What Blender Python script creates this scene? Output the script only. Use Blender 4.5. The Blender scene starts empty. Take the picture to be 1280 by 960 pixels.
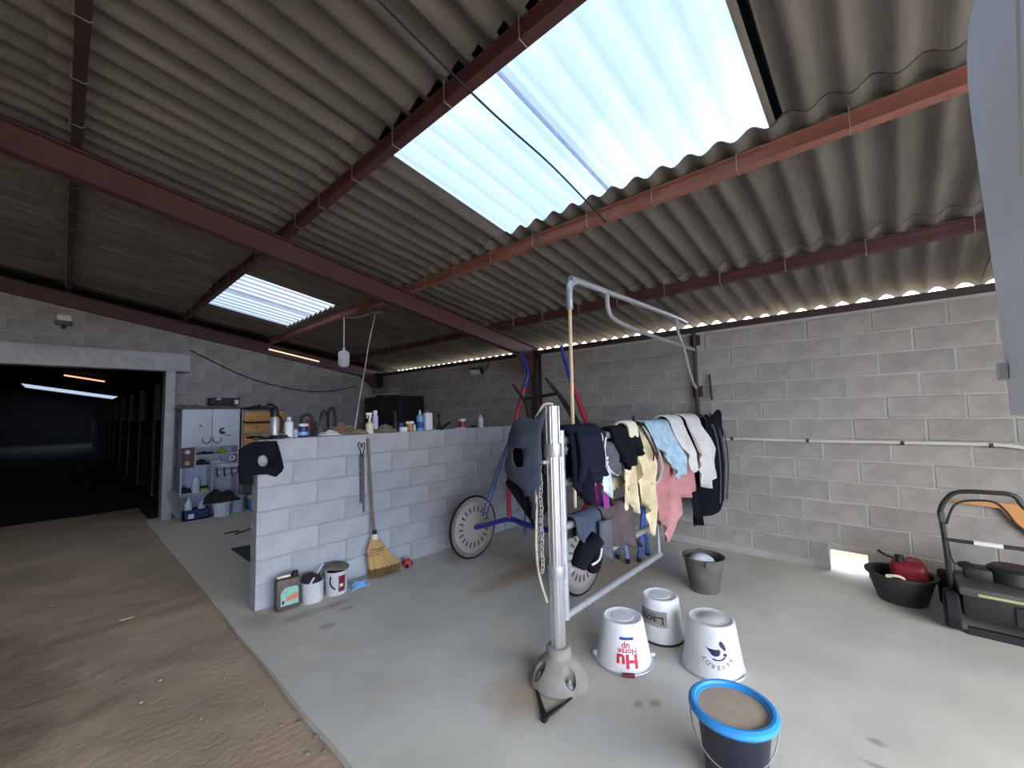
import bpy, bmesh, math, random
from mathutils import Vector, Matrix, noise, Euler
random.seed(7)
scene = bpy.context.scene
PI = math.pi

# ---------------------------------------------------------------- camera
# World: +X runs from the camera side to the block wall, +Y along that wall to the gable with the doorway, Z up.
F_PX, CAM_H = 514.45, 1.57
YAW, PITCH, ROLL = math.radians(42.456), math.radians(3.855), math.radians(-1.167)
_f = Vector((math.cos(YAW) * math.cos(PITCH), math.sin(YAW) * math.cos(PITCH), math.sin(PITCH)))
_r0 = _f.cross(Vector((0, 0, 1))).normalized()
_u0 = _r0.cross(_f)
_r = math.cos(ROLL) * _r0 + math.sin(ROLL) * _u0
_u = -math.sin(ROLL) * _r0 + math.cos(ROLL) * _u0
CAM = Vector((0, 0, CAM_H))
cam_data = bpy.data.cameras.new('camera')
cam_data.sensor_fit = 'HORIZONTAL'
cam_data.sensor_width = 36.0
cam_data.lens = F_PX / 1280 * 36.0
cam_data.clip_start = 0.02
cam = bpy.data.objects.new('camera', cam_data)
scene.collection.objects.link(cam)
M = Matrix((_r, _u, -_f)).transposed().to_4x4()
M.translation = CAM
cam.matrix_world = M
scene.camera = cam


def ray(x, y):
    return _f + _r * ((x - 640) / F_PX) - _u * ((y - 480) / F_PX)


def atX(X, x, y):
    d = ray(x, y); return CAM + d * (X / d.x)


def atY(Y, x, y):
    d = ray(x, y); return CAM + d * (Y / d.y)


def atZ(Z, x, y):
    d = ray(x, y); return CAM + d * ((Z - CAM_H) / d.z)


# ---------------------------------------------------------------- world and exposure
world = bpy.data.worlds.new('sky')
scene.world = world
world.use_nodes = True
wn, wl = world.node_tree.nodes, world.node_tree.links
wn.clear()
w_tc = wn.new('ShaderNodeTexCoord')
w_no = wn.new('ShaderNodeTexNoise'); w_no.inputs['Scale'].default_value = 2.3; w_no.inputs['Detail'].default_value = 3
w_ra = wn.new('ShaderNodeValToRGB')
w_ra.color_ramp.elements[0].position = 0.42; w_ra.color_ramp.elements[0].color = (0.48, 0.63, 0.92, 1)
w_ra.color_ramp.elements[1].position = 0.58; w_ra.color_ramp.elements[1].color = (1.0, 0.965, 0.905, 1)
w_bg = wn.new('ShaderNodeBackground'); w_bg.inputs['Strength'].default_value = 4.5
w_out = wn.new('ShaderNodeOutputWorld')
wl.new(w_tc.outputs['Generated'], w_no.inputs['Vector'])
wl.new(w_no.outputs['Fac'], w_ra.inputs['Fac'])
wl.new(w_ra.outputs['Color'], w_bg.inputs['Color'])
wl.new(w_bg.outputs['Background'], w_out.inputs['Surface'])
scene.view_settings.view_transform = 'Standard'
scene.view_settings.look = 'None'
scene.view_settings.gamma = 1.0
scene.view_settings.use_curve_mapping = False
scene.view_settings.exposure = 1.4


# ---------------------------------------------------------------- materials
def lin(c):
    return tuple(((v / 255) / 12.92 if v / 255 <= 0.04045 else ((v / 255 + 0.055) / 1.055) ** 2.4) for v in c)


MATS = {}


def mat(name, rgb, rough=0.6, metal=0.0, var=0.12, scale=6.0, bump=0.0, bscale=60.0, rand=0.0, stretch=None, spec=None):
    """Base colour with a soft noise of the same hue, optional grain and per-object variation."""
    m = bpy.data.materials.new(name); m.use_nodes = True
    n, l = m.node_tree.nodes, m.node_tree.links
    b = n['Principled BSDF']
    c = lin(rgb)
    b.inputs['Roughness'].default_value = rough
    b.inputs['Metallic'].default_value = metal
    if spec is not None:
        b.inputs['Specular IOR Level'].default_value = spec
    tc = n.new('ShaderNodeTexCoord')
    vec = tc.outputs['Object']
    if stretch:
        mp = n.new('ShaderNodeMapping'); mp.inputs['Scale'].default_value = stretch
        l.new(vec, mp.inputs['Vector']); vec = mp.outputs['Vector']
    no = n.new('ShaderNodeTexNoise'); no.inputs['Scale'].default_value = scale; no.inputs['Detail'].default_value = 5
    l.new(vec, no.inputs['Vector'])
    mr = n.new('ShaderNodeMapRange')
    mr.inputs['From Min'].default_value = 0.3; mr.inputs['From Max'].default_value = 0.7
    mr.inputs['To Min'].default_value = 1 - var; mr.inputs['To Max'].default_value = 1 + var
    l.new(no.outputs['Fac'], mr.inputs['Value'])
    val = mr.outputs['Result']
    if rand:
        oi = n.new('ShaderNodeObjectInfo')
        m2 = n.new('ShaderNodeMapRange')
        m2.inputs['To Min'].default_value = 1 - rand; m2.inputs['To Max'].default_value = 1 + rand
        l.new(oi.outputs['Random'], m2.inputs['Value'])
        mu = n.new('ShaderNodeMath'); mu.operation = 'MULTIPLY'
        l.new(val, mu.inputs[0]); l.new(m2.outputs['Result'], mu.inputs[1]); val = mu.outputs[0]
    sc = n.new('ShaderNodeVectorMath'); sc.operation = 'SCALE'
    sc.inputs[0].default_value = c
    l.new(val, sc.inputs['Scale'])
    l.new(sc.outputs['Vector'], b.inputs['Base Color'])
    if bump:
        bn = n.new('ShaderNodeTexNoise'); bn.inputs['Scale'].default_value = bscale; bn.inputs['Detail'].default_value = 4
        l.new(vec, bn.inputs['Vector'])
        bp = n.new('ShaderNodeBump'); bp.inputs['Strength'].default_value = bump; bp.inputs['Distance'].default_value = 0.01
        l.new(bn.outputs['Fac'], bp.inputs['Height']); l.new(bp.outputs['Normal'], b.inputs['Normal'])
    MATS[name] = m
    return m


def add_stains(m, colour, items, soft=0.08, wob=0.12, nscale=5.0, amount=0.8):
    """Stains with a shape of their own on a floor: items = (x, y, rx, ry) in the floor's own metres."""
    n, l = m.node_tree.nodes, m.node_tree.links
    b = n['Principled BSDF']
    base = b.inputs['Base Color'].links[0].from_socket
    tc = n.new('ShaderNodeTexCoord')
    no = n.new('ShaderNodeTexNoise'); no.inputs['Scale'].default_value = nscale; no.inputs['Detail'].default_value = 6
    l.new(tc.outputs['Object'], no.inputs['Vector'])
    cur = None
    for (x, y, rx, ry) in items:
        mp = n.new('ShaderNodeMapping'); mp.vector_type = 'TEXTURE'
        mp.inputs['Location'].default_value = (x, y, 0); mp.inputs['Scale'].default_value = (rx, ry, 50)
        l.new(tc.outputs['Object'], mp.inputs['Vector'])
        ln = n.new('ShaderNodeVectorMath'); ln.operation = 'LENGTH'; l.new(mp.outputs['Vector'], ln.inputs[0])
        ad = n.new('ShaderNodeMath'); ad.operation = 'MULTIPLY_ADD'
        l.new(no.outputs['Fac'], ad.inputs[0]); ad.inputs[1].default_value = wob * 10; ad.inputs[2].default_value = -wob * 5
        a2 = n.new('ShaderNodeMath'); l.new(ln.outputs['Value'], a2.inputs[0]); l.new(ad.outputs[0], a2.inputs[1])
        mr = n.new('ShaderNodeMapRange')
        mr.inputs['From Min'].default_value = 1 - soft * 4; mr.inputs['From Max'].default_value = 1 + soft * 4
        mr.inputs['To Min'].default_value = amount; mr.inputs['To Max'].default_value = 0
        l.new(a2.outputs[0], mr.inputs['Value'])
        if cur is None:
            cur = mr.outputs['Result']
        else:
            mx = n.new('ShaderNodeMath'); mx.operation = 'MAXIMUM'
            l.new(cur, mx.inputs[0]); l.new(mr.outputs['Result'], mx.inputs[1]); cur = mx.outputs[0]
    mix = n.new('ShaderNodeMix'); mix.data_type = 'RGBA'
    l.new(cur, mix.inputs[0]); l.new(base, mix.inputs[6]); mix.inputs[7].default_value = (*lin(colour), 1)
    l.new(mix.outputs[2], b.inputs['Base Color'])


def emission(name, rgb, strength):
    m = bpy.data.materials.new(name); m.use_nodes = True
    b = m.node_tree.nodes['Principled BSDF']
    b.inputs['Base Color'].default_value = (*lin(rgb), 1)
    b.inputs['Emission Color'].default_value = (*lin(rgb), 1)
    b.inputs['Emission Strength'].default_value = strength
    MATS[name] = m
    return m


def translucent(name, clear, diffuse):
    """Weathered glass-fibre sheet: part of the sky shows through it, part is scattered."""
    m = bpy.data.materials.new(name); m.use_nodes = True
    n, l = m.node_tree.nodes, m.node_tree.links
    n.remove(n['Principled BSDF'])
    out = n['Material Output']
    t = n.new('ShaderNodeBsdfTransparent'); t.inputs['Color'].default_value = (*clear, 1)
    d = n.new('ShaderNodeBsdfTranslucent'); d.inputs['Color'].default_value = (*diffuse, 1)
    tc = n.new('ShaderNodeTexCoord')
    mp = n.new('ShaderNodeMapping'); mp.inputs['Scale'].default_value = (0.4, 4, 1)
    no = n.new('ShaderNodeTexNoise'); no.inputs['Scale'].default_value = 3
    l.new(tc.outputs['Object'], mp.inputs['Vector']); l.new(mp.outputs['Vector'], no.inputs['Vector'])
    mr = n.new('ShaderNodeMapRange'); mr.inputs['To Min'].default_value = 0.25; mr.inputs['To Max'].default_value = 0.6
    l.new(no.outputs['Fac'], mr.inputs['Value'])
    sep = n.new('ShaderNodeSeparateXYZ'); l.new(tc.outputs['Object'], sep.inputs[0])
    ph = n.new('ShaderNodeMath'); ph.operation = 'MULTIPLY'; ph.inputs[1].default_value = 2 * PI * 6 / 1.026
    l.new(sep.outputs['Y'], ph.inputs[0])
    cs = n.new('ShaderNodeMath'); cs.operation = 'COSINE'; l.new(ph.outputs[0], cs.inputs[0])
    valley_shade = n.new('ShaderNodeMapRange'); valley_shade.inputs['From Min'].default_value = -1.0; valley_shade.inputs['From Max'].default_value = -0.6
    valley_shade.inputs['To Min'].default_value = 0.86; valley_shade.inputs['To Max'].default_value = 1.0  # darker valleys: shading of the steep corrugation sides put into the colour
    l.new(cs.outputs[0], valley_shade.inputs['Value'])
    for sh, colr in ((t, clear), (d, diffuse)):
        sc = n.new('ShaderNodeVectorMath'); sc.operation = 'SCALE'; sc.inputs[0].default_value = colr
        l.new(valley_shade.outputs['Result'], sc.inputs['Scale']); l.new(sc.outputs['Vector'], sh.inputs['Color'])
    mx = n.new('ShaderNodeMixShader')
    l.new(mr.outputs['Result'], mx.inputs[0]); l.new(t.outputs[0], mx.inputs[1]); l.new(d.outputs[0], mx.inputs[2])
    l.new(mx.outputs[0], out.inputs['Surface'])
    MATS[name] = m
    return m


mat('block', (158, 153, 147), 0.95, var=0.15, scale=7, bump=0.35, bscale=120, rand=0.07, spec=0.2)
mat('block_light', (176, 178, 182), 0.95, var=0.12, scale=6, bump=0.3, bscale=120, rand=0.04, spec=0.2)
mat('mortar', (172, 170, 166), 0.95, var=0.12, scale=4, bump=0.4, bscale=90, spec=0.2)
mat('mortar_light', (160, 162, 168), 0.95, var=0.08, scale=4, bump=0.3, bscale=90, spec=0.2)
mat('render_brown', (150, 138, 128), 0.95, var=0.10, scale=2, bump=0.2, spec=0.2)
mat('concrete', (204, 201, 190), 0.82, var=0.10, scale=2.4, bump=0.12, bscale=25, spec=0.3)
mat('dirt', (182, 160, 134), 1.0, var=0.16, scale=1.3, bump=0.6, bscale=28, spec=0.1)
mat('dirt_dark', (92, 80, 68), 1.0, var=0.2, scale=1.3, bump=0.5, bscale=28, spec=0.1)
mat('sheet', (114, 109, 103), 0.95, var=0.30, scale=2.2, bump=0.3, bscale=40, rand=0.10, stretch=(0.5, 3, 3), spec=0.2)
mat('steel_red', (86, 52, 52), 0.55, var=0.15, scale=5, bump=0.08)
mat('steel_red_lit', (150, 98, 84), 0.6, var=0.18, scale=5, bump=0.08)  # skylit copy of the red-brown steel, light put into the colour
mat('steel_dark', (58, 44, 44), 0.6, var=0.15)
mat('galv', (184, 186, 190), 0.42, 0.55, var=0.10, scale=14)
mat('galv_dull', (168, 168, 165), 0.55, 0.15, var=0.14, scale=10)
mat('chain_steel', (118, 118, 120), 0.5, 0.3)
mat('alu', (205, 206, 210), 0.32, 0.8, var=0.05)
mat('conduit', (206, 202, 192), 0.5, var=0.08)
mat('wire', (168, 164, 160), 0.5, 0.6)
mat('white_panel', (242, 247, 250), 0.5, var=0.02)
mat('white_plastic', (226, 229, 234), 0.42, var=0.04, scale=9)
mat('white_worn', (205, 205, 205), 0.55, var=0.12, scale=9)
mat('white_laminate', (206, 210, 222), 0.45, var=0.03)
mat('black', (22, 22, 24), 0.55, var=0.2)
mat('black_cloth', (24, 25, 31), 0.95, var=0.3, scale=10, bump=0.3, bscale=200, spec=0.1)
mat('navy_cloth', (30, 33, 46), 0.95, var=0.25, scale=10, bump=0.3, bscale=200, spec=0.1)
mat('neoprene', (68, 76, 92), 0.85, var=0.25, scale=7, bump=0.2, bscale=90, spec=0.25)
mat('leather_grey', (84, 84, 92), 0.7, var=0.2, scale=9, bump=0.2, spec=0.3)
mat('leather_brown', (86, 74, 76), 0.7, var=0.2, scale=9, bump=0.2, spec=0.3)
mat('cloth_yellow', (228, 213, 174), 0.95, var=0.12, scale=12, bump=0.3, bscale=150, spec=0.1)
mat('cloth_cream', (226, 220, 196), 0.95, var=0.1, scale=12, bump=0.3, bscale=150, spec=0.1)
mat('cloth_white', (214, 210, 204), 0.95, var=0.08, scale=12, bump=0.3, bscale=150, spec=0.1)
mat('cloth_mint', (205, 216, 214), 0.95, var=0.06, scale=8, bump=0.2, spec=0.1)
mat('cloth_blue', (164, 190, 204), 0.95, var=0.22, scale=16, bump=0.3, bscale=150, spec=0.1)
mat('cloth_pink', (196, 140, 138), 0.95, var=0.14, scale=10, bump=0.3, bscale=150, spec=0.1)
mat('purple', (140, 48, 130), 0.7)
mat('sulky_blue', (30, 46, 150), 0.35, var=0.12)
mat('sulky_blue_light', (66, 98, 170), 0.4, var=0.12)
mat('sulky_red', (170, 38, 52), 0.4, var=0.12)
mat('wheel_disc', (176, 166, 162), 0.55, var=0.10, scale=5)
mat('rubber', (20, 20, 22), 0.8)
mat('wood_pale', (222, 194, 156), 0.6, var=0.08, scale=5, stretch=(6, 6, 0.6))
mat('wood_old', (128, 114, 98), 0.8, var=0.2, scale=6, stretch=(6, 6, 0.6))
mat('wood_drawer', (206, 150, 84), 0.6, var=0.15, scale=6, stretch=(0.8, 6, 8))
mat('straw', (208, 170, 112), 0.9, var=0.25, scale=40, stretch=(8, 8, 0.5), bump=0.5, bscale=60)
mat('straw_dark', (120, 92, 58), 0.9, var=0.25, scale=40, stretch=(8, 8, 0.5), bump=0.5, bscale=60)
mat('mortar_bucket', (98, 94, 88), 0.85, var=0.25, scale=8, bump=0.2)
mat('bucket_dark', (28, 32, 48), 0.4, var=0.15)
mat('rim_blue', (54, 150, 226), 0.4, var=0.06)
mat('bran', (176, 158, 140), 0.9, var=0.10, scale=12, bump=0.2)
mat('oil_brown', (84, 72, 62), 0.5, var=0.3, scale=12)
mat('label_green', (140, 190, 172), 0.6, var=0.15, scale=30)
mat('label_orange', (216, 120, 92), 0.6)
mat('print_red', (206, 42, 74), 0.5)
mat('print_blue', (40, 70, 150), 0.5)
mat('print_navy', (24, 28, 70), 0.5)
mat('print_grey', (150, 158, 178), 0.5)
mat('print_black', (18, 18, 20), 0.5)
mat('print_pale', (196, 224, 240), 0.5)
mat('label_grey', (150, 146, 138), 0.6, var=0.06, scale=40)
mat('maroon', (112, 26, 40), 0.5)
mat('red_can', (132, 30, 40), 0.45, var=0.1)
mat('red_valve', (196, 58, 40), 0.5, var=0.2, scale=30)
mat('tub_black', (48, 50, 50), 0.6, var=0.2, scale=6)
mat('mower_black', (34, 35, 34), 0.5, var=0.15)
mat('mower_grey', (74, 76, 72), 0.5, var=0.15)
mat('mower_yellow', (170, 168, 110), 0.6)
mat('mower_sticker', (220, 220, 216), 0.5)
mat('orange_board', (214, 150, 86), 0.6, var=0.1)
mat('lamp_glass', (226, 226, 220), 0.35)
mat('lamp_body', (90, 84, 78), 0.6)
mat('tube_fixture', (140, 140, 116), 0.5)
mat('blue_bucket', (84, 156, 214), 0.45, var=0.08)
mat('crate_navy', (26, 34, 96), 0.5, var=0.2)
mat('brown_panel', (98, 70, 64), 0.6, var=0.1)
mat('label_white', (226, 224, 218), 0.6)
mat('label_gold', (206, 168, 116), 0.6)
mat('sack', (112, 106, 92), 0.9, var=0.2, scale=12, bump=0.3)
mat('rag_dark', (44, 42, 42), 0.95, var=0.35, scale=16, bump=0.4)
mat('rag_brown', (126, 104, 84), 0.95, var=0.3, scale=16, bump=0.4)
mat('yellow_green', (176, 190, 60), 0.6)
mat('bottle_blue', (120, 176, 222), 0.35)
mat('bottle_cream', (226, 218, 196), 0.45)
mat('bottle_lilac', (196, 196, 228), 0.4)
mat('jar_navy', (36, 52, 110), 0.4)
mat('jar_magenta', (150, 34, 88), 0.4)
mat('jar_orange', (206, 132, 72), 0.4)
mat('rope', (196, 184, 162), 0.9, var=0.12, scale=30)
mat('rope_white', (222, 222, 220), 0.8)
mat('plastic_clear', (196, 204, 214), 0.3)
mat('stone', (150, 138, 122), 0.9, var=0.15)
mat('straw_bit', (206, 188, 124), 0.9)
mat('shade_dark', (30, 28, 28), 0.9)  # near-black base colour puts the passage's darkness into its surfaces
mat('sand_out', (164, 158, 148), 1.0, var=0.1, scale=2)
mat('earth_out', (140, 124, 100), 1.0, var=0.15, scale=2)
mat('ext_white', (226, 226, 226), 0.8)
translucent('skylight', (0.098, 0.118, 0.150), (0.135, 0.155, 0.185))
add_stains(MATS['dirt'], (112, 94, 78), [(-0.35, 3.6, 0.40, 1.3), (-0.75, 2.5, 0.55, 0.9)], 0.06, 0.16, 3.0, 0.5)
add_stains(MATS['concrete'], (98, 90, 80), [(1.10, 3.70, 0.12, 0.16), (1.32, 3.52, 0.16, 0.06), (1.58, 3.5, 0.12, 0.04), (1.40, 3.2, 0.05, 0.04), (1.62, 3.36, 0.05, 0.03), (2.2, 1.02, 0.03, 0.025), (2.13, 1.09, 0.03, 0.02), (2.62, 0.14, 0.02, 0.03), (2.45, 0.1, 0.015, 0.07)], 0.14, 0.12, 12.0, 0.5)
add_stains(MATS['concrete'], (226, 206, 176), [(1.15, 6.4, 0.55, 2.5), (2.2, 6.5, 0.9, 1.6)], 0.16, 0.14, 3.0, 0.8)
add_stains(MATS['concrete'], (172, 150, 122), [(1.83, 1.57, 0.22, 0.20), (3.1, 2.75, 0.6, 0.12), (3.6, 2.1, 0.5, 0.35)], 0.12, 0.12, 7.0, 0.7)


# ---------------------------------------------------------------- mesh helpers
def link(o, parent=None):
    scene.collection.objects.link(o)
    if parent is not None:
        o.parent = parent
    return o


def frame_of(d):
    d = d.normalized()
    a = Vector((0, 0, 1)) if abs(d.z) < 0.9 else Vector((1, 0, 0))
    s = d.cross(a).normalized()
    return s, d.cross(s).normalized()


class MB:
    def __init__(self, origin=(0, 0, 0)):
        self.v, self.f, self.o = [], [], Vector(origin)

    def add(self, verts, faces, mtx=None):
        k = len(self.v)
        for p in verts:
            p = Vector(p)
            if mtx is not None:
                p = mtx @ p
            self.v.append(p - self.o)
        self.f += [tuple(i + k for i in fc) for fc in faces]
        return self

    def box(self, c, s, rot=None):
        h = Vector(s) / 2
        m = Matrix.Translation(c)
        if rot is not None:
            m = m @ Euler(rot).to_matrix().to_4x4()
        vs = [(x * h.x, y * h.y, z * h.z) for x in (-1, 1) for y in (-1, 1) for z in (-1, 1)]
        return self.add(vs, [(0, 1, 3, 2), (4, 6, 7, 5), (0, 4, 5, 1), (2, 3, 7, 6), (0, 2, 6, 4), (1, 5, 7, 3)], m)

    def lohi(self, a, b):
        a, b = Vector(a), Vector(b)
        return self.box((a + b) / 2, b - a)

    def tube(self, pts, r, n=8, closed=False, caps=True, flat=1.0):
        pts = [Vector(p) for p in pts]
        N = len(pts)
        rs = r if isinstance(r, (list, tuple)) else [r] * N
        k = len(self.v)
        s = None
        for i, p in enumerate(pts):
            a = pts[(i - 1) % N] if (closed or i > 0) else pts[i]
            b = pts[(i + 1) % N] if (closed or i < N - 1) else pts[i]
            d = (b - a).normalized()
            if s is None:
                s, t = frame_of(d)
            else:
                s = (s - d * s.dot(d)).normalized(); t = d.cross(s)
            for j in range(n):
                an = 2 * PI * j / n
                self.v.append(p + (s * math.cos(an) + t * math.sin(an) * flat) * rs[i] - self.o)
        for i in range(N if closed else N - 1):
            for j in range(n):
                a, b = k + i * n, k + ((i + 1) % N) * n
                self.f.append((a + j, a + (j + 1) % n, b + (j + 1) % n, b + j))
        if caps and not closed:
            self.f.append(tuple(range(k + n - 1, k - 1, -1)))
            self.f.append(tuple(range(k + (N - 1) * n, k + N * n)))
        return self

    def lathe(self, prof, n=20, mtx=None, sx=1.0, sy=1.0):
        vs, fs = [], []
        for (r, z) in prof:
            for j in range(n):
                a = 2 * PI * j / n
                vs.append((r * math.cos(a) * sx, r * math.sin(a) * sy, z))
        for i in range(len(prof) - 1):
            for j in range(n):
                fs.append((i * n + j, i * n + (j + 1) % n, (i + 1) * n + (j + 1) % n, (i + 1) * n + j))
        if prof[0][0] > 1e-5:
            fs.append(tuple(range(n - 1, -1, -1)))
        if prof[-1][0] > 1e-5:
            fs.append(tuple(range((len(prof) - 1) * n, len(prof) * n)))
        return self.add(vs, fs, mtx)

    def grid(self, fn, nu, nv):
        vs = [fn(i / nu, j / nv) for i in range(nu + 1) for j in range(nv + 1)]
        fs = [(i * (nv + 1) + j, (i + 1) * (nv + 1) + j, (i + 1) * (nv + 1) + j + 1, i * (nv + 1) + j + 1) for i in range(nu) for j in range(nv)]
        return self.add(vs, fs)

    def prism(self, poly, fn, t):
        """poly of (a, b) pairs; fn(a, b, 0..t) gives the point."""
        n = len(poly)
        vs = [fn(a, b, 0) for a, b in poly] + [fn(a, b, t) for a, b in poly]
        fs = [tuple(range(n - 1, -1, -1)), tuple(range(n, 2 * n))] + [(i, (i + 1) % n, n + (i + 1) % n, n + i) for i in range(n)]
        return self.add(vs, fs)

    def mesh(self, name, smooth=True, bevel=0.0, angle=38, seg=2):
        me = bpy.data.meshes.new(name)
        me.from_pydata([tuple(p) for p in self.v], [], self.f)
        bm = bmesh.new(); bm.from_mesh(me)
        bmesh.ops.remove_doubles(bm, verts=bm.verts, dist=1e-6)
        bmesh.ops.recalc_face_normals(bm, faces=bm.faces)
        if bevel:
            ed = [e for e in bm.edges if len(e.link_faces) == 2 and e.calc_face_angle(0) > 0.5]
            bmesh.ops.bevel(bm, geom=ed, offset=bevel, segments=seg, affect='EDGES', profile=0.6, clamp_overlap=True)
        bm.to_mesh(me); bm.free()
        if smooth:
            for p in me.polygons:
                p.use_smooth = True
            me.set_sharp_from_angle(angle=math.radians(angle))
        return me

    def build(self, name, m, parent=None, smooth=True, bevel=0.0, angle=38, solid=0.0, seg=2):
        me = self.mesh(name, smooth, bevel, angle, seg)
        me.materials.append(MATS[m])
        o = link(bpy.data.objects.new(name, me), parent)
        o.location = self.o
        if parent is not None:
            o.location = self.o - parent_world(parent)
        if solid:
            md = o.modifiers.new('thickness', 'SOLIDIFY'); md.thickness = solid; md.offset = 0
        return o


def parent_world(p):
    v = Vector((0, 0, 0))
    while p is not None:
        v += p.location; p = p.parent
    return v


def thing(name, loc, label, cat, group=None):
    o = link(bpy.data.objects.new(name, None)); o.empty_display_size = 0.05
    o.location = loc
    return tag(o, label, cat, group)


def tag(o, label, cat, group=None):
    o['label'] = label; o['category'] = cat
    if group:
        o['group'] = group
    return o


def struct(o):
    o['kind'] = 'structure'
    return o


def struct_root(name):
    return struct(link(bpy.data.objects.new(name, None)))


def inst(name, me, loc, parent=None, rot=None, sc=None):
    o = link(bpy.data.objects.new(name, me), parent)
    o.location = loc
    if rot:
        o.rotation_euler = rot
    if sc:
        o.scale = sc
    return o


def curve_mesh(cu):
    tmp = bpy.data.objects.new('tmp', cu); scene.collection.objects.link(tmp)
    bpy.context.view_layer.update()
    me = bpy.data.meshes.new_from_object(tmp.evaluated_get(bpy.context.evaluated_depsgraph_get()))
    bpy.data.objects.remove(tmp)
    return me


def flat_to(me, fn, name, m, parent, cuts=0.0, smooth=True, solid=0.0):
    """Map a flat mesh (x, y) onto a surface with fn and link it."""
    if cuts:
        bm = bmesh.new(); bm.from_mesh(me)
        for _ in range(6):
            ed = [e for e in bm.edges if e.calc_length() > cuts]
            if not ed:
                break
            bmesh.ops.subdivide_edges(bm, edges=ed, cuts=1)
            bmesh.ops.triangulate(bm, faces=bm.faces)
        bm.to_mesh(me); bm.free()
    for v in me.vertices:
        v.co = fn(v.co.x, v.co.y, v.co.z)
    if parent is not None:
        pw = parent_world(parent)
        for v in me.vertices:
            v.co -= pw
    bm = bmesh.new(); bm.from_mesh(me)
    bmesh.ops.remove_doubles(bm, verts=bm.verts, dist=1e-6)
    bmesh.ops.recalc_face_normals(bm, faces=bm.faces); bm.to_mesh(me); bm.free()
    me.materials.clear(); me.materials.append(MATS[m])
    if smooth:
        for p in me.polygons:
            p.use_smooth = True
        me.set_sharp_from_angle(angle=math.radians(40))
    o = link(bpy.data.objects.new(name, me), parent)
    if solid:
        md = o.modifiers.new('thickness', 'SOLIDIFY'); md.thickness = solid; md.offset = 0
    return o


def text_mesh(s, size, align='CENTER', bold=0.0):
    cu = bpy.data.curves.new('lettering', 'FONT'); cu.body = s; cu.size = size; cu.offset = bold * size
    cu.align_x = align; cu.align_y = 'CENTER'; cu.resolution_u = 3
    return curve_mesh(cu)


def outline_mesh(loops):
    cu = bpy.data.curves.new('outline', 'CURVE'); cu.dimensions = '2D'; cu.fill_mode = 'BOTH'
    for lp in loops:
        sp = cu.splines.new('POLY'); sp.points.add(len(lp) - 1); sp.use_cyclic_u = True
        for p, (a, b) in zip(sp.points, lp):
            p.co = (a, b, 0, 1)
    return curve_mesh(cu)


def smooth_path(pts, n=6):
    """Catmull-Rom through the points."""
    P = [Vector(p) for p in pts]
    out = []
    for i in range(len(P) - 1):
        a, b, c, d = P[max(i - 1, 0)], P[i], P[i + 1], P[min(i + 2, len(P) - 1)]
        for k in range(n):
            t = k / n
            out.append(0.5 * ((2 * b) + (c - a) * t + (2 * a - 5 * b + 4 * c - d) * t * t + (3 * b - a - 3 * c + d) * t ** 3))
    out.append(P[-1])
    return out


def nz(x, y, z=0.0, s=1.0):
    return noise.noise(Vector((x * s, y * s, z * s)))


# ================================================================ SETTING
XB, YL, YLOW, DIRT_X = 5.017, 8.72, 3.88, 0.93
SLOPE = 0.175
ANG = math.atan(SLOPE)


def roof_z(x):            # underside of the sheets' valleys
    return 3.50 - SLOPE * x


# concrete floor, with a kerb-like edge towards the dirt
mb = MB()
edge = []
for i in range(73):
    y = -2.7 + i * (11.4 / 72)
    edge.append((DIRT_X + 0.012 * nz(y, 1, 0, 2.3) + 0.006 * nz(y, 9, 0, 9), y))
poly = edge + [(5.3, 8.7), (5.3, -2.7)]
mb.prism(poly, lambda a, b, t: (a, b, t - 0.16), 0.16)
floor = struct(mb.build('floor', 'concrete', smooth=False))

# trodden dirt: rough ground, a little below the slab near the camera
mb = MB()


def dirt_z(x, y):
    d = -0.012 - 0.035 * max(0, min(1, (5 - y) / 4))
    d += 0.010 * nz(x, y, 0, 1.7) + 0.006 * nz(x, y, 3, 6) + 0.0035 * nz(x, y, 5, 17)
    return min(d, -0.004)


mb.grid(lambda u, v: ((x := -4 + 4.98 * u), (y := -3 + 13 * v), dirt_z(x, y)), 130, 270)
ground = struct(mb.build('ground', 'dirt'))
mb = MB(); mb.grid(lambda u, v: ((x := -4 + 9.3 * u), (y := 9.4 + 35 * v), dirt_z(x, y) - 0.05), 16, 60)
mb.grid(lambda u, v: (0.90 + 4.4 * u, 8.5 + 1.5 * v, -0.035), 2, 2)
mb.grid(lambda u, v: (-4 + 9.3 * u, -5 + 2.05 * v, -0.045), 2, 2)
struct(mb.build('ground_stable', 'shade_dark'))
mb = MB()
mb.grid(lambda u, v: (5.22 + 40 * u, -20 + 60 * v, -0.06 - 0.2 * u), 2, 2)
struct(mb.build('ground_field', 'earth_out'))
mb = MB()
mb.grid(lambda u, v: (-30 + 60 * u, -45 + 40 * v, -0.07), 2, 2)
struct(mb.build('ground_outside', 'sand_out'))

# ---- block walls
BH, BL = 0.197, 0.488


def block_mesh(L, H, D, bev=0.006):
    return MB().box((0, 0, 0), (L, D, H)).mesh('block', bevel=bev, seg=1)


_bm_cache = {}


def lay_block(parent, matname, c, L, H, along):
    key = (matname, round(L, 3), round(H, 3))
    if key not in _bm_cache:
        me = block_mesh(L, H, 0.09); me.materials.append(MATS[matname]); _bm_cache[key] = me
    o = inst('block', _bm_cache[key], c, parent, (0, 0, PI / 2) if along == 'Y' else None)
    return o


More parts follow.
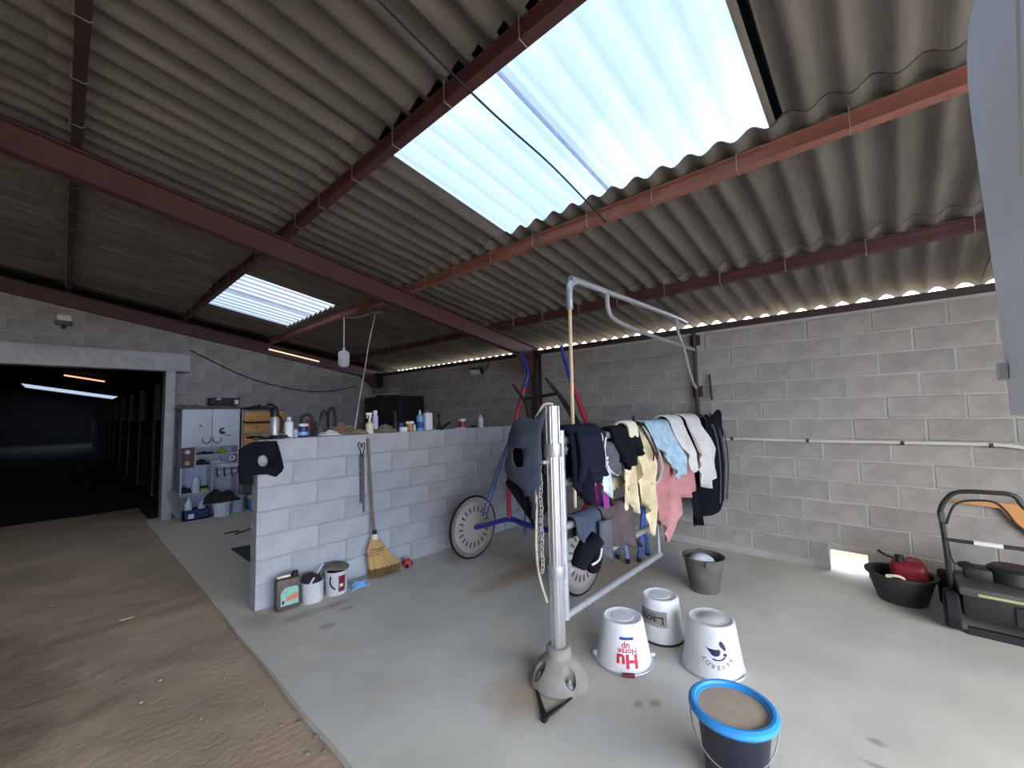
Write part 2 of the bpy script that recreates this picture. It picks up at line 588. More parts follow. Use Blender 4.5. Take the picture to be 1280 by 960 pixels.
wall_back = struct_root('wall_back')
HY0, HY1, HZ = 0.232, 0.512, 0.197       # drain opening in the foot of the wall
mb = MB()
mb.lohi((5.0215, -2.8, -0.1), (5.215, HY0, 2.47)); mb.lohi((5.0215, HY1, -0.1), (5.215, 8.92, 2.47))
mb.lohi((5.0215, HY0, HZ), (5.215, HY1, 2.47))
mb.build('mortar', 'mortar', wall_back, smooth=False)
mb = MB()
for a, b in ((-2.6, HY0), (HY1, 8.72)):
    n = int((b - a) / 0.12)
    mb.grid(lambda u, v: ((5.0 + 0.006 * nz(a + (b - a) * u, 3, v, 6) + (0.018 if v > 0.6 else 0)), a + (b - a) * u, 0.075 * v + 0.008 * nz(u * 20, 1, 0, 3)), n, 3)
mb.build('mortar_foot', 'mortar', wall_back)
GAP = 0.012
offs = [0.30, 0.05, 0.32, 0.10, 0.36, 0.13, 0.38, 0.14, 0.40, 0.17, 0.42, 0.20]
for k in range(12):
    z0 = 0.062 + k * 0.198
    y = -1.57 + offs[k] - BL * 2
    h = 0.198 - GAP
    if z0 + h > 2.46:
        h = 2.46 - z0
    while y < 8.6:
        L = BL - GAP
        y0, y1 = y, y + L
        if k == 0 and y0 < HY1 and y1 > HY0:
            y += BL
            if y1 - HY1 > 0.1:
                lay_block(wall_back, 'block', (XB + 0.045, (HY1 + 0.01 + y1) / 2, z0 + h / 2), y1 - HY1 - 0.01, h, 'Y')
            if HY0 - y0 > 0.1:
                lay_block(wall_back, 'block', (XB + 0.045, (HY0 - 0.01 + y0) / 2, z0 + h / 2), HY0 - y0 - 0.01, h, 'Y')
            continue
        y1 = min(y1, 8.7)
        lay_block(wall_back, 'block', (XB + 0.045 + random.uniform(-.002, .002), (y0 + y1) / 2, z0 + h / 2), y1 - y0, h, 'Y')
        y += BL

# low dividing wall
LW_T = 0.15
wall_divider = struct_root('wall_divider')
mb = MB().lohi((1.112, YLOW + 0.004, -0.05), (4.85, YLOW + LW_T - 0.004, 1.372))
mb.build('mortar', 'mortar_light', wall_divider, smooth=False)
for k in range(7):
    z0 = 0.004 + k * 0.1965
    h = 0.1965 - 0.008 if k < 6 else 1.378 - z0
    cuts = [1.105]
    x = 1.37 if k % 2 else 1.60
    while x < 4.75:
        cuts.append(x + random.uniform(-.012, .012)); x += BL
    cuts.append(4.856)
    for a, b in zip(cuts, cuts[1:]):
        if b - a < 0.05:
            continue
        L, H = round(b - a - 0.008, 2), h
        me = MB().box((0, 0, 0), (L, LW_T, H)).mesh('block', bevel=0.005, seg=1)
        me.materials.append(MATS['block_light'])
        inst('block', me, ((a + b) / 2, YLOW + LW_T / 2 + random.uniform(-.0015, .0015), z0 + h / 2), wall_divider)

# gable wall with the wide doorway
wall_left = struct_root('wall_left')
DX = 1.15                                   # doorway edge
mb = MB()


def gable(poly):
    mb.prism(poly, lambda a, b, t: (a, YL + 0.004 + t, b), 0.2)


gable([(DX, -0.05), (5.02, -0.05), (5.02, roof_z(5.02) - 0.08), (DX, roof_z(DX) - 0.08)])
gable([(-4, 2.45), (DX, 2.45), (DX, roof_z(DX) - 0.08), (-4, roof_z(-4) - 0.08)])
gable([(-4, -0.1), (-2.4, -0.1), (-2.4, 2.45), (-4, 2.45)])
mb.build('mortar', 'mortar', wall_left, smooth=False)
for k in range(20):
    z0 = 0.03 + k * 0.198
    x = DX + (0.0 if k % 2 else -0.25) - 4 * BL
    while x < 5.0:
        x0, x1 = x + 0.006, min(x + BL - 0.006, 5.01)
        x += BL
        if z0 < 2.45:
            x0 = max(x0, DX + 0.005)
        if x1 - x0 < 0.06 or x1 < -0.75:
            continue
        if z0 + 0.186 > roof_z(x1) - 0.09:
            continue
        lay_block(wall_left, 'block', ((x0 + x1) / 2, YL + 0.045, z0 + 0.093), x1 - x0, 0.186, 'X')

# header box of the sliding door and its post
mb = MB().lohi((-2.6, 8.43, 2.33), (1.40, 8.715, 2.62))
tag(mb.build('door_header', 'galv_dull', bevel=0.012), 'long grey metal header box above the dark stable doorway', 'door header')
mb = MB().lohi((1.09, 8.42, -0.02), (1.215, 8.716, 2.33))
tag(mb.build('door_post', 'galv_dull', bevel=0.008), 'upright grey metal post at the edge of the dark doorway', 'post')

# stable passage behind the doorway
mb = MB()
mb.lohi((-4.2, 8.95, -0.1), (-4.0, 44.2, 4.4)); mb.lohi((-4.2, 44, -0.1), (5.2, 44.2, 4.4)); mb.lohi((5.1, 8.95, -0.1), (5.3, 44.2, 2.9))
struct(mb.build('wall_passage', 'shade_dark', smooth=False))
st = thing('stall_front', (1.32, 9.3, -0.02), 'dark boarded stall front along the unlit passage beyond the doorway', 'stall')
for i in range(12):
    MB((1.35, 9.3 + i * 2.4, 0)).lohi((1.30, 9.0 + i * 2.4, -0.03), (1.40, 9.12 + i * 2.4, 2.3)).build('post', 'steel_dark', st)
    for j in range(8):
        MB((1.35, 9.3 + i * 2.4, 0)).lohi((1.33, 9.12 + i * 2.4, 0.02 + j * 0.19), (1.37, 11.4 + i * 2.4, 0.20 + j * 0.19)).build('board', 'shade_dark', st)
# closing walls behind the camera: the gable has a wide gateway that the camera stands in
mb = MB()
mb.lohi((-4.2, -2.8, -0.1), (-4.0, 8.95, 4.3))
struct(mb.build('wall_side', 'render_brown', smooth=False))
mb = MB()
YG = -2.6
for poly in ([(3.5, -0.1), (5.22, -0.1), (5.22, roof_z(5.22) - 0.03), (3.5, roof_z(3.5) - 0.03)],
             [(-4.0, -0.1), (-2.6, -0.1), (-2.6, roof_z(-2.6) - 0.03), (-4.0, roof_z(-4.0) - 0.03)],
             [(-2.6, 2.8), (3.5, 2.8), (3.5, roof_z(3.5) - 0.03), (-2.6, roof_z(-2.6) - 0.03)]):
    mb.prism(poly, lambda a, b, t: (a, YG - t, b), 0.2)
struct(mb.build('wall_right', 'block', smooth=False))

# ---- roof sheets
NW, EFF = 6, 1.026
PW = EFF / NW
AMP = 0.0255
PURL = [-4.0, -2.66, -1.33, 0.0, 1.31, 2.64, 4.05, 5.0]


def sheet_mesh(length, nw=NW, name='roof_sheet', extra=0.5):
    """Corrugated sheet, origin at its upper corner, local x downslope, y across."""
    m = MB()
    W = (nw + extra) * PW
    n = int((nw + extra) * 8)
    th = 0.0065

    def prof(y):
        return AMP * math.cos(2 * PI * y / PW)
    vs, fs = [], []
    for t in (0, th):
        for x in (0, length):
            for i in range(n + 1):
                y = W * i / n
                vs.append((x, y, prof(y) + t))
    N = n + 1
    for i in range(n):
        fs.append((i, i + 1, N + i + 1, N + i))
        fs.append((2 * N + i, 3 * N + i, 3 * N + i + 1, 2 * N + i + 1))
        fs.append((i, 2 * N + i, 2 * N + i + 1, i + 1))
        fs.append((N + i, N + i + 1, 3 * N + i + 1, 3 * N + i))
    fs += [(0, N, 3 * N, 2 * N), (N - 1, 3 * N - 1, 4 * N - 1, 2 * N - 1)]
    m.add(vs, fs)
    return m.mesh(name, angle=60)


def single_sheet(length, nw=NW, extra=0.3):
    m = MB(); W = (nw + extra) * PW; n = int((nw + extra) * 10)
    m.grid(lambda u, v: (length * u, W * v, AMP * math.cos(2 * PI * W * v / PW)), 1, n)
    return m.mesh('skylight_sheet', angle=80)


ceiling = struct_root('ceiling')
K0, K1 = -4, 8
cosA = math.cos(ANG)
for ri in range(len(PURL) - 1):
    xa = PURL[ri] - 0.12
    xb = PURL[ri + 1] + 0.06 if ri < len(PURL) - 2 else 5.36
    L = (xb - xa) / cosA
    me = sheet_mesh(L); me.materials.append(MATS['sheet'])
    tilt = ANG - 0.010 / L
    for k in range(K0, K1):
        y0 = 0.305 + EFF * k
        z = roof_z(xa) + AMP + 0.001 + (0.0075 if k % 2 else 0)
        if ri in (1, 4) and k in (0, 1, 5, 6):  # upper row is unseen, its skylights added to spread light over the floor
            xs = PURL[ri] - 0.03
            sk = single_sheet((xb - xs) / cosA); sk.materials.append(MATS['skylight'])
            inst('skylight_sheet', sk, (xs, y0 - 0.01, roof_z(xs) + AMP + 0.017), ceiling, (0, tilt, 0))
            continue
        inst('roof_sheet', me, (xa, y0, z), ceiling, (0, tilt, 0))
# far roof over the passage: too far to tell the sheets apart, with one light strip
mb = MB()


def slope_rect(x0, x1, y0, y1):
    mb.add([(x0, y0, roof_z(x0) + 0.02), (x1, y0, roof_z(x1) + 0.02), (x1, y1, roof_z(x1) + 0.02), (x0, y1, roof_z(x0) + 0.02)], [(0, 1, 2, 3)])


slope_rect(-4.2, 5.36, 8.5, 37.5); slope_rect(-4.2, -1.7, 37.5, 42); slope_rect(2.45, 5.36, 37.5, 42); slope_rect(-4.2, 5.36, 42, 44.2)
mb.build('far_roof', 'shade_dark', ceiling, smooth=False)
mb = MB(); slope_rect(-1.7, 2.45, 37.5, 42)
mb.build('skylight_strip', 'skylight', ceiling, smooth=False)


# ---- steel frame
def ibeam(w, h, tf, tw):
    a, b = w / 2, tw / 2
    return [(-a, 0), (a, 0), (a, tf), (b, tf), (b, h - tf), (a, h - tf), (a, h), (-a, h), (-a, h - tf), (-b, h - tf), (-b, tf), (-a, tf)]


def rafter(y, label):
    t = thing('rafter', (5.0, y, 0), label, 'beam', None)
    h = 0.20
    mb = MB((5.0, y, 0))
    x0, x1 = -4.0, 4.97
    mb.prism(ibeam(0.10, h, 0.010, 0.008), lambda a, b, s: ((x := x0 + (x1 - x0) * s), y + a, roof_z(x) - 0.09 - h + b), 1)
    mb.build('beam', 'steel_red', t, smooth=False)
    mb = MB((5.0, y, 0))
    zt = roof_z(4.9) - 0.12
    mb.prism(ibeam(0.10, 0.14, 0.008, 0.008), lambda a, b, s: (4.862 + b, y + a, zt * s), 1)
    mb.build('column', 'steel_dark', t, smooth=False)
    mb = MB((5.0, y, 0))
    zz = roof_z(4.86) - 0.29
    mb.prism([(4.86, zz + 0.02), (4.86, zz - 0.26), (4.42, zz + 0.075)], lambda a, b, s: (a, y - 0.006 + s, b), 0.012)
    mb.build('haunch_plate', 'steel_red', t, smooth=False)
    return t


rafter(4.0, 'red-brown steel rafter and column above the low block wall')
rafter(8.66, 'dark red steel rafter against the gable wall above the doorway')


def purlin(x, name, label, mt, w=0.055, h=0.088):
    t = thing('purlin', (x, 1.0, roof_z(x)), label, 'beam')
    mb = MB((x, 1.0, roof_z(x)))
    ca, sa = math.cos(ANG), math.sin(ANG)
    mb.prism(ibeam(w, h, 0.007, 0.006), lambda a, b, s: (x + a * ca, -3.1 + s, roof_z(x) - h - a * sa + b * ca), 11.85)
    mb.build('beam', mt, t, smooth=False)
    hk = []
    for y in [i * PW * 3 + 0.05 for i in range(-2, 17)]:
        zt, zb = roof_z(x), roof_z(x) - h
        hm = MB((x, 1.0, roof_z(x)))
        y += random.uniform(-.02, .02)
        hm.tube([(x - 0.034, y, zt + 0.05), (x - 0.034, y, zb - 0.006), (x + 0.02, y, zb - 0.012), (x + 0.036, y + 0.01, zb + 0.012)], 0.0028, 5)
        hm.build('hook', 'wire', t)


for x, lb, mt in ((-2.66, 'dark steel purlin highest up under the roof sheets', 'steel_dark'), (-1.33, 'dark steel purlin high up above the dirt floor', 'steel_dark'),
                  (0.0, 'dark brown steel purlin above the edge of the dirt floor', 'steel_dark'),
                  (1.31, 'red-brown steel purlin along the upper edge of both skylights', 'steel_red'),
                  (2.64, 'red-brown steel purlin coloured pale as skylit along the lower edge of both skylights', 'steel_red_lit'),
                  (4.05, 'red-brown steel purlin between the skylights and the eave', 'steel_red')):
    purlin(x, 'purlin', lb, mt)
mb = MB((4.97, 1, 2.46)).lohi((4.94, -2.6, 2.455), (5.03, 8.7, 2.512))
tag(mb.build('eave_beam', 'steel_dark', smooth=False), 'dark steel eave beam on top of the long block wall', 'beam')
# loose cable under the sheets, across the skylight
w0 = [(-1.3, 1.40, roof_z(-1.3) - 0.1), (0.0, 1.415, roof_z(0) - 0.1), (1.31, 1.45, roof_z(1.31) - 0.10), (2.0, 1.45, roof_z(2.0) - 0.07), (2.64, 1.45, roof_z(2.64) - 0.10)]
tag(MB(w0[3]).tube(smooth_path(w0, 5), 0.006, 6).build('roof_cable', 'black'), 'thin black cable crossing under the large skylight', 'cable')

# ================================================================ SMALLER FITTINGS
# white upper door leaf by the gateway, hung on a steel post
t = thing('door_leaf', (0.7, -0.24, 0.0), 'white door leaf with rounded corner hanging from the roof on steel rods', 'door leaf')
edge_pts = [(1.500, 1.536), (1.508, 1.766), (1.557, 2.02), (1.611, 2.324), (1.612, 2.42), (1.59, 2.485), (1.545, 2.52), (1.47, 2.535)]
poly = edge_pts + [(1.00, 2.555), (0.96, 2.50), (0.96, 1.54)]
mb = MB((0.7, -0.24, 0))
mb.prism(poly, lambda a, b, s: (a, -0.205 - s, b), 0.035)
mb.build('panel', 'white_panel', t, bevel=0.008)
mb = MB((0.7, -0.24, 0))
mb.prism([(1.27, 2.44), (1.175, 1.98), (1.02, 2.44)], lambda a, b, s: (a, -0.200 - s, b), 0.02)
mb.build('reflection_facet', 'white_panel', t, bevel=0.004)  # raised triangle stands in for a window reflection on the panel
MB((0.7, -0.24, 0)).lohi((1.455, -0.204, 1.62), (1.497, -0.19, 1.66)).build('latch', 'white_plastic', t, bevel=0.003)
for xr in (1.36, 1.10):
    MB((0.7, -0.24, 0)).tube([(xr, -0.222, 2.50), (xr, -0.222, 2.62), (1.31 + (xr - 1.23) * 0.15, -0.222, roof_z(1.31) - 0.085)], 0.010, 8).build('hanger_rod', 'steel_dark', t)

# wall conduit with clips
t = thing('conduit', (5.0, 0.3, 1.23), 'grey metal conduit pipe clipped level along the long block wall', 'pipe')
yA, yB = 1.36, -0.62
MB((5.0, 0.3, 1.23)).tube(smooth_path([(5.0, 1.60, 1.08), (4.99, 1.50, 1.15), (4.985, 1.36, 1.222), (4.985, 0.6, 1.224), (4.985, -0.2, 1.232), (4.985, -0.62, 1.232), (4.99, -0.80, 1.20), (5.0, -0.9, 1.20)], 5), 0.016, 8).build('tube', 'conduit', t)
for y in (1.30, 0.62, -0.06, -0.57):
    MB((5.0, 0.3, 1.23)).lohi((4.965, y - 0.012, 1.208), (5.02, y + 0.012, 1.244)).build('clip', 'steel_dark', t, bevel=0.003)

# bracket arm: galvanised tube swinging out from the wall, a wooden stick pushed into its end
AY = 1.64
t = thing('tube_bracket', (4.98, AY, 1.6), 'galvanised tube arm reaching out from the long block wall, bent down at its tip', 'bracket arm')


def a_(x, y):
    return atY(AY, x, y)


o0 = (4.98, AY, 1.6)
tip = a_(712, 350)
path = [(2.42, AY, 2.29), (2.42, AY, 2.42), (2.44, AY, 2.475), (2.50, AY, 2.51), (2.58, AY, 2.52), (4.2, AY, 2.545), (4.72, AY, 2.535)]
MB(o0).tube(smooth_path(path, 6), 0.024, 10).build('main_tube', 'galv', t)
p1 = [a_(759, 368), a_(760, 385), a_(768, 399), a_(800, 414), a_(848, 431), a_(872, 437)]
p1[-1] = Vector((4.93, AY, p1[-2].z - 0.005))
MB(o0).tube(smooth_path(p1, 5), 0.019, 8).build('lower_tube', 'galv', t)
MB(o0).tube(smooth_path([(4.45, AY, 2.53), (4.46, AY, 2.40), (4.60, AY, 2.25), (4.80, AY, 1.92), (4.95, AY, 1.80)], 5), 0.016, 8).build('brace', 'galv_dull', t)
MB(o0).tube([(4.96, AY, 2.44), (4.96, AY, 0.9)], 0.022, 8).build('wall_tube', 'steel_dark', t)
MB(o0).lohi((4.98, AY - 0.05, 2.30), (5.018, AY + 0.05, 2.42)).build('wall_plate', 'steel_dark', t)
MB(o0).lohi((4.98, AY - 0.05, 1.70), (5.018, AY + 0.05, 1.82)).build('wall_plate', 'steel_dark', t)
MB(o0).tube([(4.98, AY - 0.14, 1.95), (4.98, AY - 0.15, 1.75), (4.96, AY - 0.16, 1.66)], 0.012, 6).build('hook', 'steel_dark', t)
sp = [(2.42, AY, 2.33), (2.42, AY + 0.004, 1.6), (2.41, AY, 0.90)]
tag(MB(sp[2]).tube(sp, 0.0125, 8).build('wooden_stick', 'wood_pale'), 'pale wooden stick hanging from the tip of the galvanised arm', 'stick')

# lamps, cables, rope
t = thing('wall_lamp', atY(8.7, 80, 402), 'round bulkhead lamp on the wall above the grey door header', 'lamp')
p = atY(8.7, 80, 402)
MB(p).lohi((p.x - 0.085, 8.60, p.z - 0.06), (p.x + 0.085, 8.72, p.z + 0.0)).build('housing', 'lamp_body', t, bevel=0.02)
MB(p).lohi((p.x - 0.075, 8.58, p.z - 0.005), (p.x + 0.075, 8.71, p.z + 0.085)).build('glass', 'lamp_glass', t, bevel=0.03)
MB(p).tube([(p.x, 8.65, p.z - 0.055), (p.x, 8.65, p.z - 0.11)], 0.02, 8).build('gland', 'black', t)

p = atX(5.0, 598, 464)
t = thing('floodlight', p, 'small black floodlight on the wall beside the steel column', 'lamp')
MB(p).box((4.95, p.y, p.z), (0.05, 0.30, 0.12), (0, -0.5, 0)).build('housing', 'black', t, bevel=0.01)
MB(p).box((4.918, p.y, p.z - 0.02), (0.006, 0.25, 0.09), (0, -0.5, 0)).build('lens', 'lamp_glass', t)
MB(p).lohi((4.96, p.y - 0.04, p.z - 0.01), (5.018, p.y + 0.04, p.z + 0.04)).build('bracket', 'black', t)
MB(p).tube(smooth_path([(5.0, p.y - 0.1, p.z + 0.04), (4.99, p.y - 0.2, p.z + 0.02), (4.99, p.y - 0.3, p.z + 0.16)], 4), 0.008, 5).build('lead', 'black', t)

p = Vector((2.64, 5.6, roof_z(2.64) - 0.09))
t = thing('pendant_lamp', p, 'white plug-in pendant lamp hanging on a cable from the purlin', 'lamp')
zb = atX(2.64, 432, 459).z
MB(p).tube([p, (2.64, 5.6, zb + 0.29)], 0.008, 6).build('cable', 'rope_white', t)
MB(p).lathe([(0.0, 0), (0.05, 0.01), (0.072, 0.05), (0.075, 0.2), (0.06, 0.225), (0.02, 0.24), (0.012, 0.29), (0, 0.29)], 14, Matrix.Translation((2.64, 5.6, zb))).build('body', 'white_plastic', t)
MB(p).tube([(2.64 - 0.03, 5.6, zb + 0.22), (2.64 - 0.012, 5.6, zb + 0.30), (2.64 + 0.012, 5.6, zb + 0.30), (2.64 + 0.03, 5.6, zb + 0.22)], 0.006, 5).build('bail', 'steel_dark', t)
c0 = [(2.66, 5.6, p.z), (2.72, 5.35, p.z - 0.03), (2.80, 5.10, p.z + 0.0), (2.8, 4.85, roof_z(2.8) - 0.1)]
tag(MB(c0[0]).tube(smooth_path(c0, 6), 0.006, 5).build('lamp_lead', 'rope_white'), 'thin white lead sagging between purlin and rafter', 'cable')
r0 = [(2.95, 5.30, roof_z(2.95) - 0.01), (2.93, 5.42, 2.55), (2.80, 5.15, 2.0), (2.35, 4.35, 1.46), (2.13, 3.97, 1.40)]
r0 = [Vector((2.95, 5.30, roof_z(2.95)))] + [atY(yy, px, py) for yy, px, py in ((5.15, 461, 430), (4.8, 456, 462), (4.4, 450, 495), (3.97, 443, 533))]
r0[-1].z = 1.40
tag(MB(r0[-1]).tube(smooth_path(r0, 6), 0.007, 6).build('hanging_rope', 'rope_white'), 'thin pale rope hanging from the roof to the low wall top', 'rope')
c1 = [atY(8.70, *q) for q in ((238, 438), (262, 450), (300, 468), (340, 481), (385, 489), (420, 488), (445, 482))]
tag(MB(c1[0]).tube(smooth_path(c1, 5), 0.010, 5).build('wall_cable', 'black'), 'black cable sagging along the gable wall above the shelf unit', 'cable')
# tube light stub and the dark locker in the far corner
p = Vector((4.85, 8.3, 2.09))
t = thing('strip_light', p, 'olive strip light housing mounted in the corner above the black locker', 'lamp')
MB(p).lohi((4.72, 7.9, 2.02), (5.015, 8.62, 2.16)).build('housing', 'tube_fixture', t, bevel=0.015)
MB(p).lohi((4.74, 7.89, 2.005), (4.99, 8.60, 2.022)).build('diffuser', 'lamp_glass', t)
p = Vector((4.7, 7.7, 0.0))
t = thing('locker', p, 'tall matt black locker in the corner behind the low wall', 'locker')
MB(p).lohi((4.38, 7.0, 0.0), (4.985, 8.3, 1.93)).build('body', 'black', t, bevel=0.02)
MB(p).lohi((4.36, 7.03, 0.06), (4.382, 7.64, 1.88)).build('door', 'black', t, bevel=0.004)
MB(p).lohi((4.36, 7.66, 0.06), (4.382, 8.27, 1.88)).build('door', 'black', t, bevel=0.004)

# ================================================================ HITCHING POST AND GATE
PX_, PY_ = 2.02, 1.52
GY = 1.50
t = thing('hitching_post', (PX_, PY_, 0), 'shiny aluminium post on a dusty flared cast base in mid floor', 'post')
mb = MB((PX_, PY_, 0))
n = 24
prof_r = 0.042
mb.lathe([(prof_r, 0.10), (prof_r, 1.60), (0.0, 1.60)], n, Matrix.Translation((PX_, PY_, 0)))
post = mb.build('shaft', 'alu', t)
for k in range(8):
    a = k * PI / 4 + 0.3
    MB((PX_, PY_, 0)).tube([(PX_ + 0.0415 * math.cos(a), PY_ + 0.0415 * math.sin(a), 0.12), (PX_ + 0.0415 * math.cos(a), PY_ + 0.0415 * math.sin(a), 1.598)], 0.0035, 6).build('fluting', 'alu', post)
mb = MB((PX_, PY_, 0))
mb.lathe([(0.0, 0.0), (0.172, 0.0), (0.176, 0.012), (0.168, 0.03), (0.135, 0.09), (0.10, 0.125), (0.075, 0.145), (0.072, 0.19), (0.062, 0.20), (0.042, 0.20)], 36, Matrix.Translation((PX_, PY_, 0)))
mat('dust', (146, 141, 134), 0.95, var=0.15, scale=12, bump=0.2)
base = mb.build('cast_base', 'dust', t)
cam_az = math.atan2(-PY_, -PX_)
cut = MB((PX_, PY_, 0))
for da in (-1.05, 0.45, 2.0, -2.6):
    a = cam_az + da
    cx, cy = PX_ + 0.128 * math.cos(a), PY_ + 0.128 * math.sin(a)
    cut.lathe([(0.0, 0.034), (0.036, 0.034), (0.036, 0.3), (0.0, 0.3)], 20, Matrix.Translation((cx, cy, 0)))
    ml = Matrix.Translation((cx, cy, 0.0))
    MB((PX_, PY_, 0)).lathe([(0.027, 0.034), (0.027, 0.038), (0.018, 0.038), (0.018, 0.054), (0.009, 0.055), (0.009, 0.078), (0, 0.078)], 12, ml).build('bolt', 'galv', t)
cutter = cut.build('cutter', 'dust', None)
bmod = base.modifiers.new('niches', 'BOOLEAN'); bmod.operation = 'DIFFERENCE'; bmod.object = cutter; bmod.solver = 'EXACT'
cutter.location = (PX_, PY_, 0)
bpy.context.view_layer.update()
nm = bpy.data.meshes.new_from_object(base.evaluated_get(bpy.context.evaluated_depsgraph_get()))
base.modifiers.clear(); base.data = nm
bpy.data.objects.remove(cutter)
for p_ in nm.polygons:
    p_.use_smooth = True
nm.set_sharp_from_angle(angle=math.radians(35))
for z in (1.335, 0.62):
    cl = MB((PX_, PY_, 0))
    cl.lathe([(0.045, z - 0.04), (0.053, z - 0.04), (0.053, z + 0.04), (0.045, z + 0.04)], 24, Matrix.Translation((PX_, PY_, 0)))
    cl.lohi((PX_ + 0.04, PY_ - 0.035, z - 0.035), (PX_ + 0.10, PY_ - 0.005, z + 0.035))
    c = cl.build('clamp_collar', 'galv', t, bevel=0.003)
    MB((PX_, PY_, 0)).tube([(PX_ + 0.07, PY_ - 0.055, z), (PX_ + 0.07, PY_ - 0.03, z)], 0.012, 6).build('clamp_bolt', 'galv', c)
mb = MB((PX_, PY_, 0)).lohi((PX_ - 0.085, PY_ + 0.01, 1.255), (PX_ - 0.02, PY_ + 0.05, 1.275))
mb.build('chain_hook', 'galv', t, bevel=0.004)

t = thing('gate', (2.1, GY, 0.36), 'galvanised tube gate frame used as a drying rail, fixed to the post', 'gate')
RZ = [1.39, 1.13, 0.868, 0.607, 0.352]
g0 = (2.1, GY, 0.36)
MB(g0).tube([(2.075, GY, 0.33), (2.075, GY, 1.45)], 0.022, 12).build('upright', 'galv', t)
MB(g0).tube([(3.42, GY, 0.34), (3.42, GY, 1.40)], 0.013, 10).build('upright', 'galv', t)
for i, z in enumerate(RZ):
    MB(g0).tube([(2.07, GY, z), (5.018 if i == 0 else 3.44, GY, z)], 0.024 if i else 0.026, 12).build('rail', 'galv' if i else 'galv', t)
MB(g0).lohi((4.995, GY - 0.06, 1.33), (5.018, GY + 0.06, 1.45)).build('wall_plate', 'steel_dark', t)

# chain on the post
t = thing('chain', (PX_ - 0.09, PY_ + 0.03, 1.25), 'steel chain hanging in a long loop beside the aluminium post', 'chain')
cpts = []
for i in range(27):
    z = 1.25 - i * 0.0245
    cpts.append(Vector((PX_ - 0.062, PY_ + 0.055 + 0.004 * math.sin(i), z)))


def chain_links(pts, r, w, parent, mt, o):
    for i, (a, b) in enumerate(zip(pts, pts[1:])):
        d = (b - a); c = (a + b) / 2; s, u = frame_of(d); d.normalize()
        if i % 2:
            s, u = u, s
        ring = []
        for k in range(10):
            an = 2 * PI * k / 10
            ring.append(c + d * math.cos(an) * ((a - b).length * 0.5 + r * 1.2) + s * math.sin(an) * w)
        MB(o).tube(ring, r, 5, closed=True).build('link', mt, parent)


chain_links(cpts, 0.0038, 0.011, t, 'steel_red_lit' if False else 'galv_dull', (PX_ - 0.09, PY_ + 0.03, 1.25))
cp2 = [p + Vector((0.012, 0.03, -0.01)) for p in cpts[:24]]
chain_links(cp2, 0.0038, 0.011, t, 'galv_dull', (PX_ - 0.09, PY_ + 0.03, 1.25))
# pale rope looped over the post top
vd = Vector((-math.sin(YAW), math.cos(YAW), 0))
rp = [Vector((PX_ + 0.01, PY_, 1.61)), Vector((PX_ - 0.03, PY_ + 0.03, 1.612)), Vector((PX_ - 0.055, PY_ + 0.055, 1.57)), Vector((PX_ - 0.075, PY_ + 0.08, 1.49)), Vector((PX_ - 0.075, PY_ + 0.08, 1.3)), Vector((PX_ - 0.07, PY_ + 0.085, 1.0)), Vector((PX_ - 0.075, PY_ + 0.09, 0.75)), Vector((PX_ - 0.055, PY_ + 0.085, 0.58)), Vector((PX_ - 0.04, PY_ + 0.045, 0.44))]
tag(MB(rp[-1]).tube(smooth_path(rp, 5), 0.008, 7).build('lead_rope', 'rope'), 'beige rope looped over the top of the aluminium post', 'rope')

# black V strap on the floor
sa, sb, sc_ = atZ(0.012, 671, 862), atZ(0.012, 681, 897), atZ(0.012, 715, 872)
t = thing('rubber_strap', (sb.x, sb.y, 0), 'black rubber strap lying in a V at the foot of the post', 'strap')
MB((sb.x, sb.y, 0)).tube([sa, (sa + sb) / 2, sb], [0.008, 0.011, 0.016], 8, flat=0.6).build('strap_arm', 'black', t)
MB((sb.x, sb.y, 0)).tube([sb, (sc_ + sb) / 2, sc_], [0.016, 0.011, 0.007], 8, flat=0.6).build('strap_arm', 'black', t)
MB((sb.x, sb.y, 0)).box(sb + Vector((-0.01, -0.005, 0)), (0.03, 0.03, 0.022)).build('knot', 'black', t, bevel=0.006)

# dark neoprene hood hanging on the post
HXp = 1.945
out = [(130, 150), (160, 128), (200, 115), (240, 122), (265, 130), (285, 95), (300, 70), (330, 75), (318, 130), (300, 230), (302, 320), (305, 420), (300, 560), (285, 590), (270, 640), (270, 730), (245, 798), (228, 790), (240, 720), (215, 635), (190, 650), (178, 590), (150, 560), (85, 510), (62, 470), (65, 400), (105, 320), (98, 250), (112, 200)]
hol = [(140, 335), (160, 312), (200, 320), (215, 380), (205, 440), (165, 445), (140, 400)]
me = outline_mesh([[(a, -b) for a, b in out], [(a, -b) for a, b in hol]])


def hood_fn(a, b, c):
    px, py = 620 + a / 5.33, 500 - b / 5.33
    bulge = 0.05 * math.sin(max(0, min(1, (a - 60) / 240)) * PI) * math.sin(max(0, min(1, (-b - 60) / 560)) * PI)
    fold = 0.012 * nz(a, b, 0, 0.012)
    q = atX(HXp, px, py)
    return Vector((HXp - bulge + fold, q.y, q.z))


hood = flat_to(me, hood_fn, 'horse_hood', 'neoprene', None, cuts=30, solid=0.006)
tag(hood, 'slate-blue neoprene horse hood with an eye hole hanging on the post', 'horse hood')
mb = MB()
mb.grid(lambda u, v: (HXp + 0.05 + 0.02 * math.sin(v * 5), (q := atX(HXp + 0.04, 633 + 36 * u, 592 + 48 * v * (0.25 + 0.75 * u) + 18 * u)).y, q.z), 6, 6)
mb.build('lining_flap', 'black_cloth', hood, solid=0.004)
mb = MB()
mb.grid(lambda u, v: (HXp + 0.035 + 0.01 * math.sin(u * 6), (q := atX(HXp + 0.035, 637 + 42 * u, 545 + 50 * v)).y, q.z), 6, 6)
mb.build('lining_flap', 'black_cloth', hood, solid=0.004)


